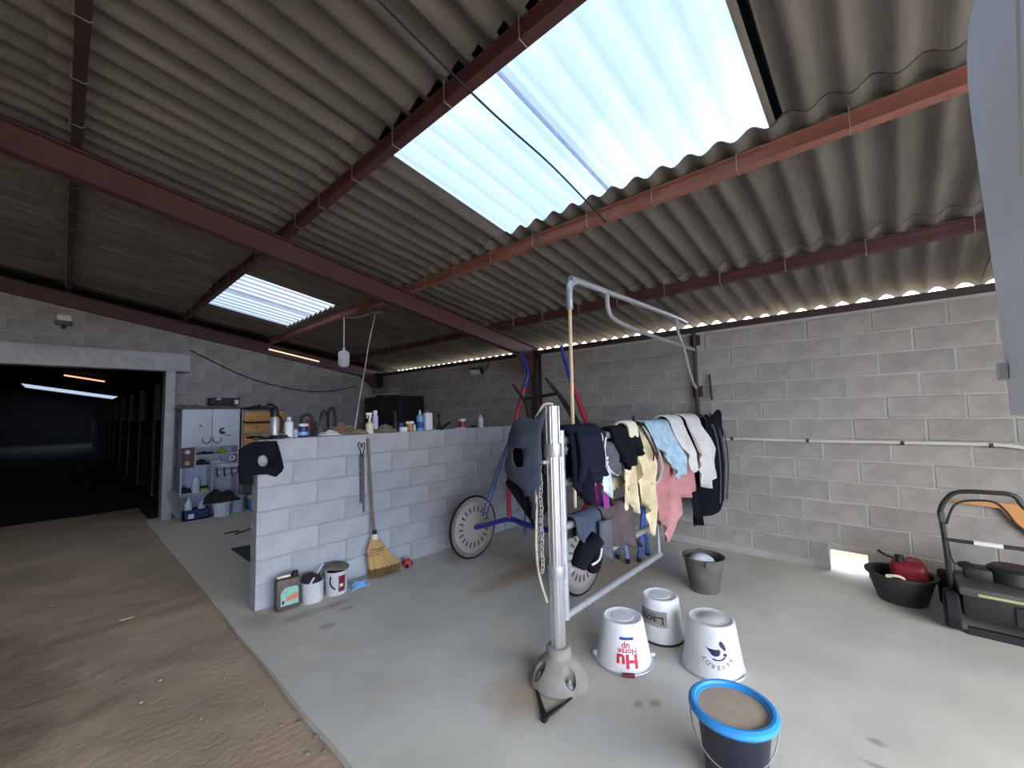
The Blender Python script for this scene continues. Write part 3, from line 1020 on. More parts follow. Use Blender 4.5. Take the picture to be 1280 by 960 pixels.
# ================================================================ CLOTHS ON THE GATE
def drape(name, x0, x1, zr, front, back, mt, label, r=0.032, folds=3.0, amp=0.02, skew=0.0, pinch=1.0, cat='cloth', group=None, nu=30, ns=26, solid=0.004, seed=0.0, hemn=0.03, gy=GY, parent=None, lay=0.0):
    """Cloth over a rail: front(u) / back(u) give the drop in metres on the camera side / far side."""
    xm = (x0 + x1) / 2
    o = (xm, gy, zr - 0.1)
    m = MB(o)

    def fn(u, v):
        lf = front(u) if callable(front) else front
        lb = back(u) if callable(back) else back
        lf += hemn * nz(u * 4, seed, 1.3); lb += hemn * nz(u * 4, seed, 7.7)
        arc = PI * r
        s = v * (lf + arc + lb)
        if s < lf:
            y, z, d = gy - r, zr - (lf - s), lf - s
            side = -1
        elif s < lf + arc:
            an = (s - lf) / r
            y, z, d = gy - r * math.cos(an), zr + r * math.sin(an), 0
            side = 0
        else:
            d = s - lf - arc
            y, z = gy + r, zr - d
            side = 1
        k = min(1.0, d / 0.25)
        w = amp * k * math.sin(2 * PI * folds * u + seed) + amp * 0.6 * k * nz(u * 3 + seed, d * 4, 2.0)
        w += amp * 0.45 * k * math.sin(2 * PI * folds * 2.3 * u + seed * 3 + 2.5 * d)
        y += side * abs(w) * 0.9 + w * 0.5 * (side != 0) - (lay * k if side < 0 else 0)
        xs = xm + (u - 0.5) * (x1 - x0) * (pinch + (1 - pinch) * min(1, d / 0.35))
        x = xs + skew * d * (1 if side <= 0 else -0.4) + 0.012 * k * nz(u * 5, d * 6, seed + 4)
        z += 0.004 * nz(u * 8, v * 8, seed)
        return (x, y, z)
    m.grid(fn, nu, ns)
    ob = m.build(name, mt, parent, solid=solid)
    if parent is None:
        tag(ob, label, cat, group)
    return ob


def tri(points):
    """Piecewise-linear drop over u."""
    def f(u):
        for (a, x), (b, y) in zip(points, points[1:]):
            if u <= b:
                return x + (y - x) * (u - a) / (b - a + 1e-9)
        return points[-1][1]
    return f


Z1 = 1.39
j = drape('jacket', 2.09, 2.42, Z1 + 0.01, tri([(0, 0.30), (0.25, 0.40), (0.45, 0.38), (0.6, 0.25), (1, 0.22)]), 0.3, 'navy_cloth', 'folded navy fleece jacket with a small white print hung next to the post', r=0.068, folds=2.2, amp=0.05, cat='jacket', solid=0.03, seed=1.0)
mb = MB((2.25, GY, 1.3)); mb.grid(lambda u, v: (2.10 + 0.26 * u, GY - 0.088 - 0.03 * math.sin(v * PI) - 0.012 * math.sin(u * 9), 1.44 - 0.30 * v - 0.03 * u), 10, 10)
mb.build('sleeve', 'navy_cloth', j, solid=0.03)
for dz, rr in ((0, 0.011), (-0.028, 0.009)):
    MB((2.25, GY, 1.3)).lathe([(0, 0), (rr, 0), (rr, 0.004), (0, 0.004)], 10, Matrix.Translation((2.375, GY - 0.142, 1.262 + dz)) @ Euler((PI / 2, 0, 0)).to_matrix().to_4x4()).build('print', 'label_white', j)
drape('towel', 2.40, 2.55, Z1, tri([(0, 0.25), (1, 0.42)]), 0.35, 'cloth_mint', 'pale mint towel hanging just beside the navy jacket', folds=1.5, amp=0.02, cat='towel', seed=2.2)
sp = drape('purple_bag', 2.50, 2.56, 1.13, 0.32, 0.30, 'purple', 'small purple nylon bag hanging on the second gate rail', folds=0.5, amp=0.008, cat='bag', seed=0.4, nu=6)
# fly mask with rounded cup
p = Vector((2.60, GY - 0.06, 1.22))
t = thing('fly_mask', p, 'black mesh fly mask with pale piping hung on the top rail', 'fly mask')
mb = MB(p)
mb.grid(lambda u, v: (2.50 + 0.20 * u + 0.05 * v, GY - 0.045 - 0.055 * math.sin(u * PI) * math.sin(max(.02, v) * PI), 1.36 - 0.25 * v - 0.03 * u), 12, 12)
mb.build('cup', 'leather_grey', t, solid=0.006)
MB(p).tube(smooth_path([(2.53, GY - 0.05, 1.38), (2.49, GY - 0.06, 1.30), (2.515, GY - 0.06, 1.20), (2.58, GY - 0.06, 1.14), (2.70, GY - 0.055, 1.10)], 5), 0.006, 6).build('piping', 'cloth_cream', t)
MB(p).tube(smooth_path([(2.66, GY - 0.06, 1.34), (2.72, GY - 0.06, 1.2), (2.78, GY - 0.06, 1.10)], 5), 0.006, 6).build('piping', 'galv_dull', t)
MB(p).lohi((2.52, GY - 0.04, 1.34), (2.56, GY + 0.035, 1.43)).build('strap', 'black', t, bevel=0.01)
MB(p).tube(smooth_path([(2.60, GY - 0.05, 1.16), (2.72, GY - 0.055, 1.08), (2.80, GY - 0.05, 1.02), (2.82, GY - 0.05, 0.98)], 5), 0.010, 6).build('strap', 'black', t)
drape('black_shirt', 2.62, 3.02, Z1 + 0.005, tri([(0, 0.20), (0.3, 0.26), (0.6, 0.20), (1, 0.12)]), 0.25, 'black_cloth', 'crumpled black shirt bundled on the top rail above the yellow cloths', r=0.05, folds=3, amp=0.045, cat='shirt', solid=0.02, seed=3.1, lay=0.05)
drape('chamois', 2.76, 2.93, Z1, tri([(0, 0.55), (0.4, 0.50), (1, 0.58)]), 0.4, 'cloth_yellow', 'narrow pale yellow chamois cloth hanging behind the pointed one', r=0.031, folds=2, amp=0.03, seed=4.0)
drape('chamois', 2.90, 3.20, Z1 + 0.004, tri([(0, 0.30), (0.35, 0.55), (0.7, 0.80), (0.85, 0.78), (1, 0.45)]), 0.3, 'cloth_yellow', 'long pale yellow chamois cloth hanging to a low point', r=0.042, folds=2.5, amp=0.035, seed=5.0, lay=0.03)
drape('sponge_cloth', 2.84, 2.98, Z1 + 0.025, 0.05, 0.06, 'cloth_cream', 'cream folded cloth lying on top of the black shirt', r=0.062, folds=1, amp=0.01, solid=0.02, seed=2.0)
# white strap with black buckle
sg = [(3.06, GY - 0.05, 1.44), (3.12, GY - 0.085, 1.36), (3.25, GY - 0.10, 1.22), (3.30, GY - 0.10, 1.10), (3.22, GY - 0.10, 1.00), (3.10, GY - 0.095, 0.99)]
t = thing('girth', (3.2, GY - 0.07, 1.2), 'white fleece girth with black buckle straps looped on the top rail', 'girth')
MB((3.2, GY - 0.07, 1.2)).tube(smooth_path(sg, 6), 0.030, 8, flat=0.35).build('fleece', 'cloth_white', t)
for dx in (0, 0.07):
    MB((3.2, GY - 0.07, 1.2)).tube(smooth_path([(3.02 + dx, GY - 0.06, 1.47), (3.04 + dx, GY - 0.10, 1.38), (3.10 + dx, GY - 0.13, 1.24), (3.09 + dx, GY - 0.13, 1.17)], 5), 0.016, 6, flat=0.4).build('strap', 'black', t)
MB((3.2, GY - 0.07, 1.2)).tube([(3.03, GY, 1.40), (3.03, GY - 0.02, 1.52)], 0.014, 6).build('loop', 'black', t)
drape('checked_towel', 3.10, 3.60, Z1 + 0.012, tri([(0, 0.06), (0.3, 0.20), (0.7, 0.42), (1, 0.38)]), 0.3, 'cloth_blue', 'light blue and white towel bunched over the top rail', r=0.075, folds=3, amp=0.03, cat='towel', seed=6.0, lay=0.085)
drape('pink_towel', 3.26, 4.04, Z1 + 0.004, tri([(0, 0.55), (0.2, 0.90), (0.32, 0.97), (0.45, 0.70), (0.6, 0.62), (0.85, 0.62), (1, 0.48)]), 0.5, 'cloth_pink', 'dusty pink bath towel hanging nearly to the lowest rail', r=0.042, folds=4, amp=0.055, cat='towel', seed=7.0, nu=30, ns=30)
pc = drape('saddle_pad', 3.58, 3.86, Z1 + 0.03, tri([(0, 0.12), (0.6, 0.42), (1, 0.42)]), 0.3, 'cloth_white', 'off-white saddle pad with black binding beside the pink towel', r=0.090, folds=1.5, amp=0.02, cat='saddle pad', solid=0.012, seed=8.0, lay=0.085)
MB((3.72, GY, 1.3)).tube(smooth_path([(3.86, GY - 0.07, 1.06), (3.87, GY - 0.085, 1.2), (3.86, GY - 0.085, 1.38), (3.85, GY - 0.05, 1.46), (3.85, GY + 0.03, 1.475)], 5), 0.008, 6).build('binding', 'black', pc)
pc = drape('saddle_pad', 3.94, 4.30, Z1 + 0.03, tri([(0, 0.26), (0.4, 0.58), (0.75, 0.60), (1, 0.42)]), 0.3, 'cloth_white', 'off-white saddle pad hanging lower, against the black harness bag', r=0.095, folds=2.5, amp=0.05, cat='saddle pad', solid=0.012, seed=9.5, lay=0.05)
MB((4.12, GY, 1.3)).tube(smooth_path([(4.02, GY - 0.11, 1.16), (4.03, GY - 0.10, 1.3), (4.02, GY - 0.085, 1.42), (4.0, GY, 1.485)], 5), 0.010, 6).build('binding', 'black', pc)
drape('leggings', 4.10, 4.32, Z1, tri([(0, 0.86), (0.3, 0.96), (0.6, 0.95), (1, 0.6)]), 0.6, 'black_cloth', 'long black leggings hanging straight down beside the white saddle pads', r=0.036, folds=2, amp=0.03, cat='leggings', seed=10.0)
t = thing('harness_bag', (4.68, GY, 0.42), 'bulky black harness bag with grey piping hanging at the wall end of the rail', 'bag')
hb = MB((4.68, GY, 0.42))
hb.grid(lambda u, v: (4.68 + (0.20 + 0.14 * math.sin(v * PI) ** 0.7) * math.cos(2 * PI * u) * (1 if 0 < v < 1 else 0.02) + 0.10 * v * 0, GY - 0.03 + (0.05 + 0.10 * math.sin(v * PI) ** 0.6) * math.sin(2 * PI * u) * (1 if 0 < v < 1 else 0.02) + 0.012 * nz(u * 9, v * 9), 0.43 + 1.06 * v), 26, 26)
hb.build('body', 'black_cloth', t)
for dx in (-0.14, 0.02, 0.15):
    MB((4.68, GY, 0.42)).tube(smooth_path([(4.66 + dx, GY - 0.03, 1.50), (4.64 + dx, GY - 0.16, 1.36), (4.70 + dx, GY - 0.185, 1.0), (4.68 + dx * 0.8, GY - 0.165, 0.6)], 6), 0.009, 6).build('piping', 'leather_grey', t)
hf = MB((4.68, GY, 0.42)); hf.grid(lambda u, v: (4.40 + 0.55 * u, GY - 0.11 - 0.05 * math.sin(u * PI) + 0.01 * nz(u * 6, v * 6), 1.50 - 0.62 * v - 0.05 * math.cos(u * 6)), 10, 10)
hf.build('flap', 'black_cloth', t, solid=0.012)
MB((4.68, GY, 0.42)).tube([(4.68, GY - 0.03, 1.46), (4.68, GY + 0.045, 1.44), (4.68, GY + 0.05, 1.30)], 0.02, 6, flat=0.4).build('hanger', 'black', t)
# rags and leather on the third rail
Z3 = RZ[2]
lp = drape('saddle_flap', 2.14, 2.42, Z3 + 0.005, tri([(0, 0.05), (0.3, 0.20), (0.75, 0.24), (1, 0.12)]), 0.12, 'neoprene', 'slate grey leather pad slung over the third rail beside the post', r=0.05, folds=1, amp=0.03, cat='pad', solid=0.012, seed=11.0)
mb = MB((2.3, GY, 0.75)); mb.grid(lambda u, v: (2.34 + 0.16 * u, GY - 0.085 - 0.03 * math.sin(u * PI), 0.86 - 0.25 * v * (0.8 + 0.4 * u)), 6, 8)
mb.build('under_flap', 'leather_grey', lp, solid=0.008)
p = Vector((2.25, GY - 0.05, 0.66))
t = thing('harness_boots', p, 'tangle of black brushing boots with buckles under the slate grey pad', 'boots')
for i, (dx, dz, rot) in enumerate(((-0.05, 0.02, 0.3), (0.05, -0.03, -0.4), (0.0, 0.06, 0.9))):
    MB(p).lathe([(0.045, -0.07), (0.055, 0.0), (0.048, 0.075)], 12, Matrix.Translation(p + Vector((dx, -0.01 * i, dz))) @ Euler((0.3, rot, 0)).to_matrix().to_4x4()).build('boot', 'black_cloth', t, solid=0.008)
MB(p).tube(smooth_path([p + Vector((-0.06, -0.07, -0.02)), p + Vector((0.0, -0.085, 0.0)), p + Vector((0.05, -0.075, 0.05))], 5), 0.007, 6).build('buckle_strap', 'cloth_white', t)
MB(p).tube([p + Vector((0.0, 0.02, 0.05)), p + Vector((0.0, 0.05, 0.20))], 0.012, 6).build('hang_strap', 'black', t)
lp = drape('apron', 2.46, 2.86, Z3 + 0.005, tri([(0, 0.20), (0.5, 0.27), (1, 0.30)]), 0.15, 'leather_brown', 'dark brown leather apron slung over the third rail', r=0.042, folds=1.2, amp=0.025, skew=0.25, cat='apron', solid=0.010, seed=12.0)
MB((2.66, GY, 0.76)).tube([(2.62, GY - 0.03, Z3 + 0.04), (2.60, GY, Z3 + 0.045), (2.56, GY + 0.03, Z3)], 0.03, 6, flat=0.5).build('strap', 'black', lp)
MB((2.66, GY, 0.76)).tube([(2.84, GY - 0.06, 0.64), (2.98, GY - 0.05, 0.545)], 0.026, 6, flat=0.5).build('belt_end', 'black', lp)
hk = smooth_path([(2.66, GY - 0.03, 0.90), (2.60, GY - 0.035, 0.93), (2.585, GY - 0.035, 1.0), (2.62, GY - 0.03, 1.05)], 5)
tag(MB(hk[0]).tube(hk, 0.008, 6).build('bent_hook', 'black'), 'thin black curved hook standing on the third gate rail', 'hook')

# ================================================================ BUCKETS
def cone_map(cx, cy, az, r0, z0, r1, z1, lift=0.0008):
    """Flat print -> outside of a standing cone; x runs along the wall as read by someone facing it, y is height."""
    def fn(x, y, _):
        r = r0 + (r1 - r0) * (y - z0) / (z1 - z0) + lift
        a = az + x / ((r0 + r1) / 2)
        return Vector((cx + r * math.cos(a), cy + r * math.sin(a), y))
    return fn


def print_on(parent, me, cm, x, y, m, name='lettering', flip=True, lift=None):
    s = -1 if flip else 1
    return flat_to(me, lambda a, b, c: cm(x + s * a, y + s * b, 0), name, m, parent, cuts=0.012, smooth=False)


def rect(w, h):
    return outline_mesh([[(-w / 2, -h / 2), (w / 2, -h / 2), (w / 2, h / 2), (-w / 2, h / 2)]])


def bail(parent, o, cx, cy, rr, z, az, drop, r=0.004, m='galv'):
    """Wire handle from ear to ear, hanging down in front (az = direction it points)."""
    pts = []
    ux, uy = math.cos(az), math.sin(az)
    vx, vy = -uy, ux
    for i in range(15):
        a = PI * i / 14
        k = math.sin(a)
        pts.append(Vector((cx + vx * rr * math.cos(a) + ux * rr * k, cy + vy * rr * math.cos(a) + uy * rr * k, z - drop * k)))
    return MB(o).tube(pts, r, 6).build('handle', m, parent)


def upturned_bucket(cx, cy, h, r_rim, r_base, label, m, z0=0.0, worn=False):
    t = thing('bucket', (cx, cy, 0), label, 'bucket', 'white buckets turned upside down on the floor')
    mb = MB((cx, cy, 0))
    mb.lathe([(r_rim - 0.004, z0 + 0.004), (r_rim + 0.008, z0), (r_rim + 0.010, z0 + 0.012), (r_rim + 0.001, z0 + 0.018), (r_base + 0.004, z0 + h - 0.012), (r_base - 0.002, z0 + h - 0.002), (r_base - 0.010, z0 + h), (r_base - 0.018, z0 + h - 0.005), (r_base * 0.55, z0 + h - 0.005), (r_base * 0.52, z0 + h - 0.002), (0.0, z0 + h - 0.002)], 40, Matrix.Translation((cx, cy, 0)))
    mb.build('shell', m, t)
    return t


TOCAM = lambda cx, cy: math.atan2(-cy, -cx)
# red and blue print
cx, cy, h = 2.455, 1.335, 0.265
az = TOCAM(cx, cy)
t = upturned_bucket(cx, cy, h, 0.165, 0.122, 'upturned white bucket with red and blue print and a maroon grip', 'white_plastic')
cm = cone_map(cx, cy, az, 0.166, 0.018, 0.126, 0.253)
me = rect(0.088, 0.016); print_on(t, me, cm, 0.02, 0.192, 'print_blue', 'printed_band')
print_on(t, text_mesh('up', 0.050, bold=0.02), cm, 0.012, 0.150, 'print_red')
print_on(t, text_mesh('Horse', 0.044, bold=0.02), cm, 0.022, 0.124, 'print_red')
print_on(t, text_mesh('Hu', 0.100, bold=0.035), cm, 0.018, 0.075, 'print_red')
for dy in (0, 0.009):
    print_on(t, rect(0.036, 0.003), cm, -0.012 + 0 * dy, 0.152 - dy, 'print_pale', 'printed_line')
bail(t, (cx, cy, 0), cx, cy, 0.185, 0.03, az + 0.12, 0.022)
ga = az + 0.12
gx, gy = cx + 0.188 * math.cos(ga), cy + 0.188 * math.sin(ga)
dv = Vector((-math.sin(ga), math.cos(ga), 0))
MB((cx, cy, 0)).tube([Vector((gx, gy, 0.0125)) - dv * 0.035, Vector((gx, gy, 0.0125)) + dv * 0.035], 0.012, 10).build('grip', 'maroon', t)
for s_ in (-1, 1):
    ex, ey = cx + 0.178 * s_ * -math.sin(ga), cy + 0.178 * s_ * math.cos(ga)
    MB((cx, cy, 0)).box((ex, ey, 0.03), (0.022, 0.022, 0.03)).build('ear', 'white_plastic', t, bevel=0.005)
# grey label
cx, cy, h = 2.865, 1.262, 0.262
az = TOCAM(cx, cy)
t = upturned_bucket(cx, cy, h, 0.142, 0.116, 'upturned plain white bucket with a grey label wrapped round its side', 'white_plastic', z0=0.018)
cm = cone_map(cx, cy, az, 0.142, 0.03, 0.12, 0.27)
print_on(t, rect(0.20, 0.098), cm, -0.062, 0.165, 'label_grey', 'label')
cm2 = cone_map(cx, cy, az, 0.1425, 0.03, 0.1205, 0.27, 0.0014)
print_on(t, text_mesh('L.acm', 0.066, bold=0.02), cm2, -0.06, 0.160, 'print_black')
print_on(t, rect(0.10, 0.004), cm2, -0.085, 0.19, 'print_navy', 'printed_line')
MB((cx, cy, 0)).lathe([(0.128, 0.0), (0.146, 0.0), (0.146, 0.022), (0.128, 0.022)], 32, Matrix.Translation((cx, cy, 0))).build('rim', 'tub_black', t)
MB((cx, cy, 0)).tube([(cx + 0.146 * math.cos(az - 0.9), cy + 0.146 * math.sin(az - 0.9), 0.014), (cx + 0.162 * math.cos(az - 0.9), cy + 0.162 * math.sin(az - 0.9), 0.014)], 0.012, 8).build('ear', 'galv', t)
# bird emblem
cx, cy, h = 2.745, 0.893, 0.285
az = TOCAM(cx, cy)
t = upturned_bucket(cx, cy, h, 0.168, 0.130, 'upturned white bucket with a navy bird emblem and curved lettering', 'white_worn')
cm = cone_map(cx, cy, az, 0.169, 0.018, 0.134, 0.273)
ec = (0.026, 0.162)


def arc_text(s, rad, a0, a1, size, colour, inner):
    for i, ch in enumerate(s):
        a = a0 + (a1 - a0) * i / (len(s) - 1)
        me = text_mesh(ch, size)
        ro = a - PI / 2 if not inner else a + PI / 2
        print_on(t, me, lambda x, y, z, a=a, ro=ro: cm(ec[0] + rad * math.cos(a) + x * math.cos(ro) - y * math.sin(ro), ec[1] + rad * math.sin(a) + x * math.sin(ro) + y * math.cos(ro), 0), 0, 0, colour, flip=False)


arc_text('REVERDY', 0.084, math.radians(-35), math.radians(-145), 0.034, 'print_navy', False)
arc_text('...........', 0.066, math.radians(20), math.radians(160), 0.02, 'print_grey', True)
body = [(-0.042, 0.012), (-0.032, 0.006), (-0.012, 0.004), (0.008, 0.006), (0.012, -0.002), (0.006, -0.016), (-0.008, -0.020), (-0.02, -0.016), (-0.03, -0.004)]
wing = [(0.008, 0.03), (0.018, 0.036), (0.03, 0.022), (0.034, 0.006), (0.028, 0.0), (0.016, 0.012), (0.010, 0.018)]
head = [(0.022, -0.006), (0.034, -0.008), (0.036, -0.016), (0.028, -0.018), (0.020, -0.014)]
ring = [(0.030, -0.020), (0.020, -0.030), (0.006, -0.034), (-0.010, -0.034), (-0.020, -0.030), (-0.018, -0.026), (0.0, -0.030), (0.014, -0.027), (0.026, -0.017)]
for lp in (body, wing, head, ring):
    print_on(t, outline_mesh([[(a * 1.5, b * 1.5) for a, b in lp]]), cm, ec[0], ec[1], 'print_navy', 'bird_emblem', flip=False)
bail(t, (cx, cy, 0), cx, cy, 0.184, 0.022, az - 0.35, 0.017)
# dark bucket with blue rim and bran
cx, cy = 1.995, 0.578
az = TOCAM(cx, cy)
t = thing('feed_bucket', (cx, cy, 0), 'dark navy bucket with a bright blue rim filled with brown bran', 'bucket')
MB((cx, cy, 0)).lathe([(0.0, 0.0), (0.112, 0.0), (0.116, 0.01), (0.145, 0.265), (0.140, 0.265), (0.112, 0.012), (0.0, 0.012)], 40, Matrix.Translation((cx, cy, 0))).build('shell', 'bucket_dark', t)
MB((cx, cy, 0)).lathe([(0.144, 0.255), (0.166, 0.262), (0.176, 0.276), (0.174, 0.292), (0.162, 0.300), (0.150, 0.299), (0.146, 0.288), (0.138, 0.284), (0.136, 0.262)], 48, Matrix.Translation((cx, cy, 0))).build('rim', 'rim_blue', t)
MB((cx, cy, 0)).lathe([(0.0, 0.283), (0.06, 0.284), (0.11, 0.281), (0.139, 0.279), (0.139, 0.262), (0.0, 0.262)], 36, Matrix.Translation((cx, cy, 0))).build('feed', 'bran', t)
bail(t, (cx, cy, 0), cx, cy, 0.168, 0.262, az - 0.12, 0.13, 0.003, 'wire')
# builder's bucket with a white bowl
cx, cy = 3.815, 1.275
t = thing('mortar_bucket', (cx, cy, 0), 'dirty grey builders bucket standing by the gate', 'bucket')
MB((cx, cy, 0)).lathe([(0.0, 0.0), (0.112, 0.0), (0.116, 0.006), (0.160, 0.27), (0.172, 0.275), (0.173, 0.29), (0.160, 0.291), (0.154, 0.27), (0.11, 0.02), (0.0, 0.02)], 28, Matrix.Translation((cx, cy, 0))).build('shell', 'mortar_bucket', t)
for s_ in (-1, 1):
    a = TOCAM(cx, cy) + (0.15 if s_ > 0 else PI + 0.15)
    MB((cx, cy, 0)).box((cx + 0.172 * math.cos(a), cy + 0.172 * math.sin(a), 0.272), (0.034, 0.03, 0.04), (0, 0, a)).build('ear', 'mortar_bucket', t, bevel=0.006)
MB((cx, cy, 0)).tube(smooth_path([(cx - 0.10, cy + 0.155, 0.27), (cx - 0.08, cy + 0.17, 0.33), (cx - 0.03, cy + 0.165, 0.345)], 4), 0.005, 5).build('handle', 'wire', t)
bo = Vector((cx - 0.03, cy - 0.0, 0.235))
tag(MB(bo).lathe([(0.115, -0.045), (0.112, 0.0), (0.09, 0.04), (0.05, 0.062), (0.0, 0.068)], 24, Matrix.Translation(bo) @ Euler((0.2, -0.1, 0)).to_matrix().to_4x4()).build('bowl', 'white_plastic', solid=0.004), 'white plastic bowl upturned inside the dirty grey bucket', 'bowl')

# ================================================================ SULKY
SYC = 2.70
s0 = Vector((3.06, SYC, 0))
t = thing('sulky', s0, 'racing sulky tipped up on end with blue axle, red shafts and disc wheels', 'sulky')


def swheel(y):
    c = Vector((3.06, y, 0.335))
    mm = Matrix.Translation(c) @ Euler((PI / 2, 0, 0)).to_matrix().to_4x4()
    w = MB(s0).lathe([(0.0, 0.030), (0.04, 0.028), (0.12, 0.020), (0.30, 0.008), (0.30, -0.008), (0.12, -0.020), (0.04, -0.028), (0.0, -0.030)], 48, mm).build('disc', 'wheel_disc', t)
    MB(s0).lathe([(0.298, 0.010), (0.312, 0.012), (0.312, -0.012), (0.298, -0.010)], 48, mm).build('rim', 'alu', w)
    ring = [c + Vector((0.321 * math.cos(a), 0, 0.321 * math.sin(a))) for a in [2 * PI * i / 48 for i in range(48)]]
    MB(s0).tube(ring, 0.013, 8, closed=True).build('tyre', 'rubber', w)
    for k in range(20):
        a = 2 * PI * k / 20
        for sd in (-1, 1):
            q = c + Vector((0.19 * math.cos(a), sd * 0.0165, 0.19 * math.sin(a)))
            MB(s0).box(q, (0.055, 0.003, 0.018), (0, -a, 0)).build('vent_slot', 'leather_grey', w)
    MB(s0).tube([c + Vector((0, -0.06, 0)), c + Vector((0, 0.05, 0))], 0.022, 12).build('hub', 'steel_dark', w)


swheel(3.41); swheel(2.03)


def sx(X, px, py):
    return atX(X, px, py)


ax = [Vector((3.06, 3.36, 0.335)), sx(3.06, 612, 655), sx(3.06, 637, 649), sx(3.06, 655, 655), sx(3.06, 690, 664), Vector((3.06, 2.30, 0.46)), Vector((3.06, 2.07, 0.335))]
MB(s0).tube(smooth_path(ax, 5), 0.026, 10).build('axle', 'sulky_blue', t)
lsh = [sx(3.06, 637, 648), sx(3.08, 636, 620), sx(3.12, 637, 570), sx(3.20, 645, 525), sx(3.28, 655, 485)]
MB(s0).tube(smooth_path(lsh, 5), 0.024, 10).build('shaft', 'sulky_red', t)
ls2 = [sx(3.28, 655, 485), sx(3.30, 657, 480), sx(3.33, 660, 466), sx(3.34, 655, 452), sx(3.35, 652, 440)]
MB(s0).tube(smooth_path(ls2, 4), 0.017, 8).build('shaft_tip', 'sulky_blue', t)
rsh = [Vector((3.06, 2.22, 0.44)), sx(3.10, 752, 600), sx(3.12, 745, 562), sx(3.20, 729, 517), sx(3.28, 714, 478)]
MB(s0).tube(smooth_path(rsh, 5), 0.024, 10).build('shaft', 'sulky_red', t)
rs2 = [sx(3.28, 714, 478), sx(3.30, 711, 470), sx(3.33, 708, 458), sx(3.34, 704, 445), sx(3.35, 702, 433)]
MB(s0).tube(smooth_path(rs2, 4), 0.017, 8).build('shaft_tip', 'sulky_blue', t)
# foot rest bars and seat frame
MB(s0).tube([sx(3.12, 641, 480), sx(3.16, 648, 490), sx(3.2, 656, 500)], [0.012, 0.017, 0.02], 8).build('foot_rest', 'black', t)
MB(s0).tube([sx(3.12, 682, 472), sx(3.16, 690, 482), sx(3.2, 700, 495), sx(3.2, 714, 516), sx(3.2, 722, 530)], [0.012, 0.018, 0.022, 0.03, 0.03], 8).build('foot_rest', 'black', t)
MB(s0).tube([sx(3.2, 655, 499), sx(3.2, 697, 492)], 0.016, 8).build('cross_bar', 'black', t)
MB(s0).tube([sx(3.2, 655, 497), sx(3.2, 659, 510), sx(3.18, 664, 535), sx(3.12, 672, 600), sx(3.06, 676, 660)], 0.02, 8).build('seat_stay', 'black', t)
MB(s0).tube([sx(3.2, 722, 530), sx(3.15, 740, 566), sx(3.06, 752, 640)], 0.02, 8).build('seat_stay', 'sulky_blue', t)
MB(s0).box((3.12, 2.52, 0.80), (0.10, 0.42, 0.34)).build('seat', 'black', t, bevel=0.03)
for dp in (0, 6):
    MB(s0).tube([sx(3.18, 640 + dp * 0.2, 540), sx(3.1, 620 + dp * 0.6, 590), sx(3.06, 603 + dp * 0.8, 645)], 0.008, 6).build('strut', 'sulky_blue_light', t)
MB(s0).tube([sx(3.1, 613, 606), sx(3.1, 618, 607)], 0.006, 6).build('strut_tie', 'sulky_blue_light', t)
MB(s0).tube([sx(3.10, 657, 610), sx(3.06, 656, 668)], 0.010, 6).build('stay', 'sulky_blue_light', t)
# blue folding trestle beyond the gate
tf = [atZ(0.0, 772, 698), atZ(0.0, 785, 704), atZ(0.0, 799, 702), atZ(0.0, 810, 694)]
tc_ = sum(tf, Vector()) / 4
t = thing('trestle', (tc_.x, tc_.y, 0), 'small blue folding trestle standing behind the gate', 'trestle')
top1, top2 = Vector((tc_.x, tc_.y + 0.13, 0.52)), Vector((tc_.x, tc_.y - 0.13, 0.52))
for f_, tp in zip(tf, (top1, top1, top2, top2)):
    f2 = Vector((tc_.x + (f_.x - tc_.x) * 1.0, f_.y, 0.015))
    lg = MB((tc_.x, tc_.y, 0)).tube([f2, tp], 0.022, 4).build('leg', 'sulky_blue_light', t)
    MB((tc_.x, tc_.y, 0)).tube([f2 + Vector((0, 0, -0.015)), f2 + Vector((0, 0, 0.03))], 0.026, 6).build('foot', 'rubber', lg)
MB((tc_.x, tc_.y, 0)).lohi((tc_.x - 0.05, tc_.y - 0.20, 0.51), (tc_.x + 0.05, tc_.y + 0.20, 0.555)).build('top_bar', 'sulky_blue_light', t, bevel=0.005)

# ================================================================ MOWER AND TUB
m0 = Vector((4.30, -0.45, 0))
t = thing('lawn_mower', m0, 'black lawn mower with folded handle parked by the block wall', 'lawn mower')
MB(m0).lohi((4.22, -0.80, 0.10), (4.80, -0.28, 0.27)).build('deck', 'mower_black', t, bevel=0.04)
MB(m0).lohi((4.20, -0.80, 0.255), (4.50, -0.27, 0.315)).build('deck_plate', 'mower_grey', t, bevel=0.02)
MB(m0).lohi((4.196, -0.72, 0.27), (4.21, -0.36, 0.285)).build('trim_strip', 'mower_yellow', t)
MB(m0).lathe([(0.0, 0.40), (0.10, 0.40), (0.125, 0.38), (0.13, 0.30), (0.10, 0.27), (0.0, 0.27)], 20, Matrix.Translation((4.52, -0.56, 0.02))).build('engine', 'mower_black', t)
MB(m0).lohi((4.42, -0.46, 0.29), (4.58, -0.32, 0.39)).build('engine_block', 'mower_black', t, bevel=0.02)
MB(m0).lathe([(0, 0.0), (0.04, 0.0), (0.045, 0.02), (0.02, 0.035), (0, 0.035)], 14, Matrix.Translation((4.40, -0.33, 0.40))).build('fuel_cap', 'black', t)
